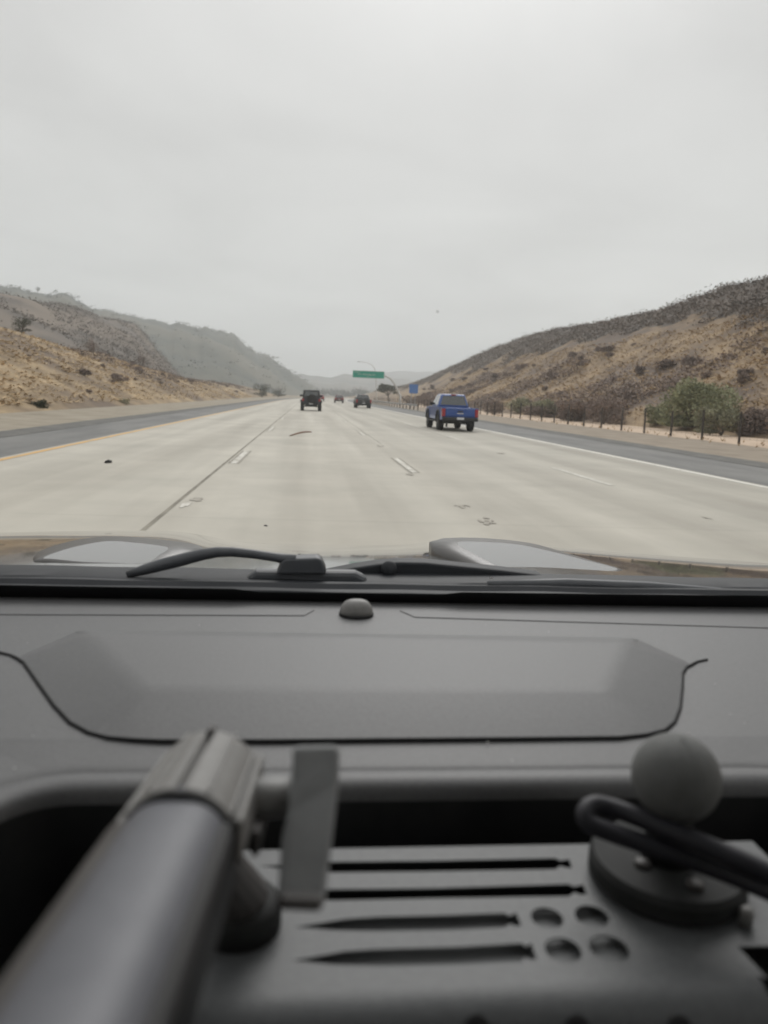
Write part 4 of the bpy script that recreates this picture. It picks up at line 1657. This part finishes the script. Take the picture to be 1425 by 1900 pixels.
gn = 10
vv, ff = [], []
for j in range(gn + 1):
    for i in range(gn + 1):
        vv.append(gl(-1 + 2 * i / gn, j / gn))
for j in range(gn):
    for i in range(gn):
        k = j * (gn + 1) + i
        ff.append((k, k + 1, k + gn + 2, k + gn + 1))
ws = obj('windscreen', vv, ff, M['glass'], car, True)
ft = .025
vv = []
for i in range(61):
    x = -1 + i / 30
    hgt = ft + .006 * max(0, abs(x)) ** 2
    hgt += (-.006 if -.08 < x < .22 else 0)
    vv += [gl(x, -.004, -.003), gl(x, hgt, -.003)]
ff = [(2 * i, 2 * i + 2, 2 * i + 3, 2 * i + 1) for i in range(60)]
obj('frit_band', vv, ff, M['frit'], ws)

# pillars, roof, doors: unseen cabin, closed and roofed forward to shade the dash
for s in (-1, 1):
    MB().tube([gl(s * 1.06, -.02), gl(s * 1.06, .5), gl(s * 1.06, 1.02)], .045, 10).build('pillar', M['headliner'], car)
    MB().tube([(s * .76, -.75, H - .25), (s * .64, -.85, H + .45)], .06, 10).build('pillar', M['headliner'], car)
    MB().hexa([(s * .80, -1.92, H - .2), (s * .84, -1.92, H - .2), (s * .84, -.75, H - .2), (s * .80, -.75, H - .2)], [(s * .64, -1.92, H + .42), (s * .68, -1.92, H + .42), (s * .68, -.85, H + .42), (s * .64, -.85, H + .42)]).build('quarter_light_block', M['dash_black'], car)  # solid unseen panel added to keep rear side light off the dash
    MB().hexa([(s * .80, -1.9, .45), (s * .86, -1.9, .45), (s * .86, .86, .45), (s * .80, .86, .45)], [(s * .80, -1.9, H - .2), (s * .86, -1.9, H - .2), (s * .86, .86, H - .21), (s * .80, .86, H - .21)]).build('door', M['dash'], car)
MB().hexa([(-.66, -2.0, H + .42), (.66, -2.0, H + .42), (.64, .40, H + .36), (-.64, .40, H + .36)], [(-.62, -2.0, H + .47), (.62, -2.0, H + .47), (.60, .42, H + .385), (-.60, .42, H + .385)]).build('roof', M['headliner'], car)
MB().box(-.8, .8, -2.0, -1.92, .45, H + .42).build('rear_light_block', M['dash_black'], car)  # carried solid up to the roof to cut light from behind
MB().box(-.8, .8, -1.92, .85, .42, .47).build('floor_pan', M['dash_black'], car)
MB().box(-.8, .8, .6, .66, .47, ZD - .13).build('firewall', M['dash_black'], car)
for s in (-1, 1):
    sx_ = s * .42
    st_ = MB().box(sx_ - .24, sx_ + .24, -.95, -.35, .75, .92).build('seat', M['dash_black'], car, bev=.06, seg=3)
    MB().hexa([(sx_ - .23, -1.0, .85), (sx_ + .23, -1.0, .85), (sx_ + .23, -.84, .85), (sx_ - .23, -.84, .85)], [(sx_ - .2, -1.2, 1.5), (sx_ + .2, -1.2, 1.5), (sx_ + .2, -1.08, 1.5), (sx_ - .2, -1.08, 1.5)]).build('backrest', M['dash_black'], st_, bev=.05, seg=3)

# hood ------------------------------------------------------------
HY0, HY1 = .985, 1.62
edge_px = [(-300, 1000), (-150, 992), (0, 988), (120, 985), (250, 984), (330, 986), (375, 992), (420, 1002), (470, 1007), (520, 1009), (600, 1010), (700, 1011), (770, 1010), (805, 1004), (845, 1000), (900, 1001), (960, 1006), (1100, 1020), (1250, 1033), (1425, 1046), (1600, 1062)]
rear_px = [(-300, 1062), (0, 1056), (200, 1056), (400, 1057), (600, 1060), (800, 1062), (1000, 1066), (1200, 1072), (1425, 1082), (1600, 1092)]
fe = [atY(x, y, HY1) for x, y in edge_px]
re_ = [atY(x, y, HY0) for x, y in rear_px]
fx, fz = [p.x for p in fe], [p.z for p in fe]
rx_, rz_ = [p.x for p in re_], [p.z for p in re_]


def smooth_interp(x, xs, ys, s=.018):
    return sum(interp(x + d * s, xs, ys) * w for d, w in ((-1.5, .12), (-.75, .22), (0, .32), (.75, .22), (1.5, .12)))


def hood_z(x, y):
    t = (y - HY0) / (HY1 - HY0)
    zr = smooth_interp(x, rx_, rz_, .04)
    zf = smooth_interp(x, fx, fz)
    bow = .010 * math.sin(PI * min(max(t, 0), 1))
    if t <= 1:
        return zr + (zf - zr) * t + bow
    d = y - HY1
    return zf - .19 * d - .9 * d * d


nx, ny = 150, 46
vv, ff = [], []
hx0, hx1 = -.80, .86
for j in range(ny + 1):
    y = HY0 + (HY1 + .42 - HY0) * j / ny
    for i in range(nx + 1):
        x = hx0 + (hx1 - hx0) * i / nx
        vv.append((x, y, hood_z(x, y)))
for j in range(ny):
    for i in range(nx):
        k = j * (nx + 1) + i
        ff.append((k, k + 1, k + nx + 2, k + nx + 1))
hood = obj('hood', vv, ff, M['hood'], car, True)
# skirts of the front body
for s, x in ((-1, hx0), (1, hx1)):
    MB().hexa([(x - .03, HY0 - .1, .5), (x + .03, HY0 - .1, .5), (x + .03, HY1 + .42, .5), (x - .03, HY1 + .42, .5)], [(x - .03, HY0 - .1, hood_z(x, HY0) - .01), (x + .03, HY0 - .1, hood_z(x, HY0) - .01), (x + .03, HY1 + .42, hood_z(x, HY1 + .42) - .01), (x - .03, HY1 + .42, hood_z(x, HY1 + .42) - .01)]).build('fender', M['hood'], car)


def sky_facet(pts, zoff, tilt):
    """flat glossy hood facet shaped to mirror the sky, rim coloured as dark reflection"""
    pl = [atY(x, y, 1.25) for x, y in pts]
    c0 = sum(pl, Vector()) / len(pl)
    zp = hood_z(c0.x, 1.25) + zoff
    P = []
    for x, y in pts:
        d = ray(x, y)
        # plane z = zp + tilt*(Y-1.25)
        t_ = (zp - H - tilt * 1.25) / (d.z - tilt * d.y)
        P.append(EYE + d * t_)
    cen = sum(P, Vector()) / len(P)
    return P, cen


def sky_facet_mesh(pts, zoff, tilt, ring):
    P, cen = sky_facet(pts, zoff, tilt)
    n0_ = len(P)
    P2, ring2 = [], []
    for i in range(n0_):
        a_, b_2, c_, d_ = P[i - 1], P[i], P[(i + 1) % n0_], P[(i + 2) % n0_]
        for k in range(4):
            t_ = k / 4
            P2.append(.5 * ((2 * b_2) + (c_ - a_) * t_ + (2 * a_ - 5 * b_2 + 4 * c_ - d_) * t_ ** 2 + (3 * b_2 - a_ - 3 * c_ + d_) * t_ ** 3))
            ring2.append(ring[i] + (ring[(i + 1) % n0_] - ring[i]) * t_)
    P, ring = P2, ring2
    n = len(P)
    R1 = []
    for i, p in enumerate(P):
        a, b = P[i - 1], P[(i + 1) % n]
        t_ = (b - a)
        o_ = Vector((t_.y, -t_.x, 0)).normalized()
        if o_.dot(p - cen) < 0:
            o_ = -o_
        q = p + o_ * ring[i]
        q.z = p.z - .0022
        R1.append(q)
    R2 = [Vector((q.x, q.y, min(hood_z(q.x, q.y) - .004, q.z - .002))) for q in R1]
    o = obj('hood_sky_facet', P, [tuple(range(n))], M['hood'], hood)
    bm = bmesh.new(); bm.from_mesh(o.data)
    for fc in bm.faces:
        fc.normal_update()
        if fc.normal.z < 0:
            fc.normal_flip()
    bm.to_mesh(o.data); bm.free()
    fl = obj('facet_rim', P + R1 + R2, [(i, (i + 1) % n, n + (i + 1) % n, n + i) for i in range(n)] + [(n + i, n + (i + 1) % n, 2 * n + (i + 1) % n, 2 * n + i) for i in range(n)], M['rim_reflection'], hood, True)
    for p_ in fl.data.polygons:
        pass
    return o


M['rim_reflection'] = mat('hood_rim_reflection', (0.06, 0.057, 0.053), 0.35, metal=0.0, col2=(0.075, 0.07, 0.066), scale=60)  # dark brown colour stands in for hills mirrored in the rim
sky_facet_mesh([(80, 1035), (110, 1023), (150, 1012), (200, 1004), (250, 1007), (300, 1013), (312, 1018), (295, 1030), (268, 1045), (200, 1044), (150, 1042), (100, 1037)], .020, .02, [.012, .03, .04, .05, .05, .05, .05, .045, .03, .012, .012, .012])
sky_facet_mesh([(848, 1007), (905, 1006), (965, 1011), (1030, 1025), (1085, 1039), (1143, 1054), (1130, 1059), (1060, 1063), (990, 1060), (930, 1052), (890, 1033)], .020, .02, [.045, .05, .04, .022, .016, .010, .010, .010, .014, .026, .036])

# bright strip laid along the rear hood edge as its highlight
he = [Vector((x, HY0 - .004, hood_z(x, HY0) - .001)) for x in np.linspace(hx0, hx1, 60)]
MB().tube(he, .0032, 6).build('edge_highlight', M['chrome'], hood, True)

# cowl ------------------------------------------------------------
prof_px = [(.835, 1122), (.845, 1099), (.855, 1094), (.862, 1097), (.870, 1084), (.885, 1081), (.893, 1085), (.90, 1078), (.93, 1068), (.955, 1060), (.975, 1064)]
xs_ = np.linspace(-.82, .86, 70)
vv, ff = [], []
for (y, py) in prof_px:
    for x in xs_:
        # keep lines level with the car
        z = atY(700, py, y).z
        z += .0016 * noise.noise(Vector((x * 9, y * 40, 1)))
        vv.append((x, y, z))
nx_ = len(xs_)
for j in range(len(prof_px) - 1):
    for i in range(nx_ - 1):
        k = j * nx_ + i
        ff.append((k, k + 1, k + nx_ + 1, k + nx_))
for py_, y_ in ((1078, .8945), (1091, .8625), (1066, .962)):
    pass
cowl = autosmooth(obj('cowl', vv, ff, M['cowl'], car), 25)


def slab(name, pts, Y, th, m, parent, bev=.003):
    """shape standing at distance Y with thickness th"""
    P = [atY(x, y, Y) for x, y in pts]
    n = len(P)
    Q = [p + Vector((0, th, 0)) for p in P]
    return MB().add(P + Q, [tuple(range(n)), tuple(range(2 * n - 1, n - 1, -1))] + [(i, n + i, n + (i + 1) % n, (i + 1) % n) for i in range(n)]).build(name, m, parent, bev=bev)


slab('cowl_hump', [(590, 1078), (605, 1064), (660, 1053), (700, 1047), (740, 1043), (790, 1044), (850, 1050), (930, 1058), (1010, 1068), (1010, 1082)], .945, .03, M['cowl'], cowl)
slab('cowl_cap', [(452, 1084), (460, 1068), (475, 1060), (660, 1062), (680, 1072), (684, 1086)], .90, .02, M['wiper'], cowl, .006)
q = atY(722, 1055, .94)
MB().lathe([(.010, -.002), (.010, .001), (.007, .004), (.001, .005)], 16, Matrix.Translation(q) @ Matrix.Rotation(R(75), 4, 'X')).build('washer_nozzle', M['cowl'], cowl, True)
wp = slab('wiper', [(512, 1066), (520, 1045), (528, 1037), (590, 1035), (598, 1040), (606, 1058), (604, 1066)], .893, .025, M['wiper'], car, .005)
pth = [atY(x, y, .90) for x, y in ((236, 1066), (268, 1057), (300, 1048), (340, 1038), (375, 1029), (402, 1024.5), (430, 1024), (470, 1028), (510, 1034), (548, 1040))]
arm = MB().tube(pth, [.004, .0062, .0072, .0074, .0068, .0062, .0057, .0053, .0054, .007], 10).build('wiper_arm', M['wiper'], wp, True)
bl = [atY(x, y, .885) for x, y in ((-120, 1072), (100, 1076), (300, 1079), (500, 1082))]
MB().tube(bl, .0035, 8).build('wiper_blade', M['cowl'], wp, True)
w2 = MB().tube([atY(x, y, .885) for x, y in ((905, 1084), (1050, 1083), (1200, 1089), (1330, 1099), (1500, 1120))], [.004, .0065, .0065, .006, .005], 10).build('wiper', M['wiper'], car, True)
MB().tube([atY(x, y, .88) for x, y in ((780, 1098), (1000, 1097), (1200, 1103), (1500, 1126))], .0035, 8).build('wiper_blade', M['cowl'], w2, True)
for px, py, r, m in ((912, 1075, .0017, M['litter_white']), (812, 580, .0007, M['litter_white'])):
    d = ray(px, py)
    n = Vector((0, GT.z - GB.z, GB.y - GT.y)).normalized()
    P = EYE + d * ((GB - EYE).dot(n) / d.dot(n)) + n * .0015
    uu = Vector((1, 0, 0))
    ww = n.cross(uu)
    vv = [P + (uu * math.cos(a) * 1.5 + ww * math.sin(a)) * r * (1 + .4 * math.sin(3 * a + px)) for a in np.linspace(0, 2 * PI, 14)[:-1]]
    obj('dirt_speck', vv, [tuple(range(13))], m, ws)

# ------------------------------------------------------------------ things standing in the tray
# tubular mount arm
KA = .82
Afar = atR(327, 1578, .285)
ax = -ray(644, 918).normalized()
Anear = Afar + ax * .2
zax = -ax                      # points away from the viewer
Xs = Vector((1, 0, 0)) - zax * zax.x
Xs.normalize()
Ys = zax.cross(Xs)
if Ys.z < 0:
    Ys = -Ys
t = thing('mount_arm', 'thick blue-grey tubular mount arm reaching into the tray from the bottom left', 'mount arm', tuple(Afar))
TR = .0215 * KA
L_ = (Anear - Afar).length


def ring(prof_fn, z, n=40):
    return [ax * z + Xs * (prof_fn(2 * PI * k / n)[0]) + Ys * (prof_fn(2 * PI * k / n)[1]) for k in range(n)]


def tube_part(name, r, z0, z1, m, sq=1.0, n=40, parent=t):
    def pf_(a):
        return (math.copysign(abs(math.cos(a)) ** sq, math.cos(a)) * r, math.copysign(abs(math.sin(a)) ** sq, math.sin(a)) * r)
    A_ = ring(pf_, z0, n)
    B_ = ring(pf_, z1, n)
    return MB().add(A_ + B_, [tuple(range(n - 1, -1, -1)), tuple(range(n, 2 * n))] + [(i, (i + 1) % n, n + (i + 1) % n, n + i) for i in range(n)]).build(name, m, parent)


tb = autosmooth(tube_part('tube', TR, -.01, L_, M['arm_tube'], .8))
# left side rail; near-black right strip stands in for the tube's dark reflection
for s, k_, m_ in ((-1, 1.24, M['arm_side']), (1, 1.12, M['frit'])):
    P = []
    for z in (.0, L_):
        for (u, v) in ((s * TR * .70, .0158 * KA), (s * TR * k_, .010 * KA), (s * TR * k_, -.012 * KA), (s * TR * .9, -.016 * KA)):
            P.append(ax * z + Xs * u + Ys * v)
    MB().hexa([P[0], P[1], P[2], P[3]], [P[4], P[5], P[6], P[7]]).build('rail_and_reflection', m_, t, bev=.002)
# clamp: two shell halves with ridge flanges
cl0, cl1 = -.064, -.001


def shell(a0, a1, r0, r1, z0, z1, name, m, n=14, parent=t):
    v, f_ = [], []
    for z in (z0, z1):
        for r in (r0, r1):
            for k in range(n + 1):
                a = a0 + (a1 - a0) * k / n
                v.append(ax * z + Xs * r * math.cos(a) + Ys * r * math.sin(a))
    m1 = n + 1

    def idx(zi, ri, k):
        return (zi * 2 + ri) * m1 + k
    for k in range(n):
        f_ += [(idx(0, 1, k), idx(0, 1, k + 1), idx(1, 1, k + 1), idx(1, 1, k)), (idx(0, 0, k), idx(1, 0, k), idx(1, 0, k + 1), idx(0, 0, k + 1)),
               (idx(0, 0, k), idx(0, 0, k + 1), idx(0, 1, k + 1), idx(0, 1, k)), (idx(1, 0, k), idx(1, 1, k), idx(1, 1, k + 1), idx(1, 0, k + 1))]
    for k in (0, n):
        f_.append((idx(0, 0, k), idx(0, 1, k), idx(1, 1, k), idx(1, 0, k)))
    return MB().add(v, f_).build(name, m, parent, bev=.0012)


cs_ = shell(R(14), R(86), .012 * KA, .0246 * KA, cl0, cl1, 'clamp_shell', M['clamp'])
cs2 = shell(R(94), R(166), .012 * KA, .0246 * KA, cl0, cl1, 'clamp_shell', M['clamp'])
autosmooth(tube_part('clamp_core', .0215 * KA, cl0 + .002, cl1 - .004, M['arm_side']))


def barbox(u0, u1, v0, v1, z0, z1, name, m, bev=.0015, parent=t):
    c = []
    for v in (v0, v1):
        for (u, z) in ((u0, z0), (u1, z0), (u1, z1), (u0, z1)):
            c.append(ax * z + Xs * u * KA + Ys * v * KA)
    return MB().hexa(c[:4], c[4:]).build(name, m, parent, bev=bev)


barbox(.0225, .0265, -.004, .014, cl0 + .002, cl1 + .004, 'clamp_flange', M['clamp'])
barbox(-.0285, -.0235, -.008, .006, cl0 - .003, cl1 + .010, 'clamp_flange', M['clamp'])
barbox(.0265, .0305, -.014, -.002, cl0 + .010, cl0 + .045, 'clamp_flange', M['arm_side'])
shell(R(8), R(172), .0212 * KA, .0243 * KA, -.0009, .0026, 'clamp_gasket', M['seam'], 24)
for an_ in (32, 62, 118, 148):
    u_, v_ = math.cos(R(an_)) * .0248, math.sin(R(an_)) * .0248
    barbox(u_ - .0009, u_ + .0009, v_ - .0009, v_ + .0009, cl0 - .001, cl1 - .002, 'clamp_rib', M['clamp'], .0004)
barbox(-.0016, .0016, .0225, .0262, cl0 - .004, cl0 + .004, 'clamp_tab', M['arm_side'], .0004)
# knob: shaft + paddle handle
K0 = atR(455, 1482, .315) - Afar
K1 = atR(590, 1478, .318) - Afar
kn = MB().tube([K0, K0.lerp(K1, .5), K1], [.0074, .0072, .0072], 20).build('knob_shaft', M['clamp_light'], t, True)


def slabR(name, pts, r, th, m, parent, base, bev=.003):
    P = [atR(x, y, r + (1535 - y) / 300 * .018) - base for x, y in pts]
    n = len(P)
    fwd = ray(sum(x for x, _ in pts) / n, sum(y for _, y in pts) / n).normalized() * th
    Q = [p + fwd for p in P]
    return MB().add(P + Q, [tuple(range(n)), tuple(range(2 * n - 1, n - 1, -1))] + [(i, n + i, n + (i + 1) % n, (i + 1) % n) for i in range(n)]).build(name, m, parent, bev=bev)


slabR('knob_handle', [(546, 1384), (622, 1382), (631, 1392), (628, 1460), (612, 1600), (602, 1680), (590, 1692), (525, 1688), (514, 1676), (522, 1560), (535, 1500), (540, 1450), (542, 1394)], .300, .013, M['knob'], t, Afar, .003)
slabR('knob_foot', [(518, 1655), (602, 1658), (598, 1692), (512, 1688)], .297, .004, M['arm_side'], t, Afar, .002)
bs = dz(446, 1664, ZP + .0145)
MB().lathe([(.019, -.0145), (.019, -.003), (.0165, 0), (.012, .001), (.001, .001)], 28, Matrix.Translation(bs - Afar)).build('base_disc', M['disc'], t, True)
MB().tube([bs - Afar, (bs - Afar).lerp(ax * (cl0 + .03) - Ys * .012, .5), ax * (cl0 + .03) - Ys * .012], [.013, .011, .012], 14).build('base_stem', M['arm_side'], t)

# ball mount
dc = dz(1238, 1590, ZP + .0125)
RB_ = (dc - EYE).length
Bc = atY(1254, 1442, dc.y - .004)
fwd_ = CM @ Vector((0, 0, -1))
BR_ = 80 * (Bc - EYE).dot(fwd_) / FPX
t = thing('ball_mount', 'grey rubber ball mount on a round dark base in the tray', 'ball mount', (dc.x, dc.y, dc.z))
bm = bmesh.new()
bmesh.ops.create_uvsphere(bm, u_segments=40, v_segments=24, radius=BR_)
for v in bm.verts:
    a = math.atan2(v.co.y, v.co.x)
    g_ = abs(((a + PI / 2 + .1) + PI) % (2 * PI) - PI)
    if g_ < .22:
        v.co *= 1 - .06 * (1 - g_ / .22)
bo = bobj('ball', bm, M['rubber'], t, True)
bo.location = Bc - dc
nk = Bc - dc
tilt = Vector((0, 0, 1))
MB().tube([nk - Vector((0, 0, BR_ * .8)), nk * .45 + Vector((.0, .0, 0)), Vector((0, 0, .002))], [.0115, .0105, .014], 16).build('neck', M['disc'], t, True)
Mx = tilt.to_track_quat('Z', 'Y').to_matrix().to_4x4()
dr = 140 * (dc - EYE).dot(fwd_) / FPX
autosmooth(MB().lathe([(dr * .96, -.0125), (dr, -.0105), (dr, -.003), (dr * .95, 0), (dr * .55, .0004), (dr * .3, .001)], 48, Mx).build('base_disc', M['disc'], t), 30)
for px, py in ((1192, 1602), (1290, 1642)):
    q = dz(px, py, dc.z + .0012) - dc
    MB().lathe([(.0042, -.001), (.0042, .001), (.003, .0018), (.0005, .002)], 16, Matrix.Translation(q) @ Mx).build('disc_highlight', M['arm_side'], t, True)  # pale stud put in for a bright reflection on the disc
p = dz(1386, 1694, ZP + .0065)
t2 = MB().lathe([(.0032, -.006), (.0032, .001), (.0024, .0025), (.0004, .003)], 14, Matrix.Translation(p)).build('screw', M['clamp'], None, True)
tag(t2, 'small pale screw standing in the tray beside the round mount base', 'screw')

# looped cable draped across the base
cb_pts = [(1480, 1650), (1400, 1608), (1320, 1573), (1240, 1540), (1170, 1511), (1128, 1497), (1100, 1494), (1086, 1508), (1093, 1527), (1130, 1543), (1200, 1567), (1290, 1598), (1380, 1632), (1480, 1676)]
cp = [atR(x, y, RB_ * .93 - .004 * math.sin(i)) for i, (x, y) in enumerate(cb_pts)]


def catmull(P, n=6):
    out = []
    for i in range(len(P) - 1):
        p0, p1, p2, p3 = P[max(i - 1, 0)], P[i], P[i + 1], P[min(i + 2, len(P) - 1)]
        for k in range(n):
            t_ = k / n
            out.append(.5 * ((2 * p1) + (p2 - p0) * t_ + (2 * p0 - 5 * p1 + 4 * p2 - p3) * t_ ** 2 + (3 * p1 - p0 - 3 * p2 + p3) * t_ ** 3))
    out.append(P[-1])
    return out


cab_ = MB().tube(catmull(cp), 20 * RB_ * .9 * .82 / FPX, 14).build('cable', M['cable'], None, True)
tag(cab_, 'doubled black cable looped around the ball mount neck', 'cable')
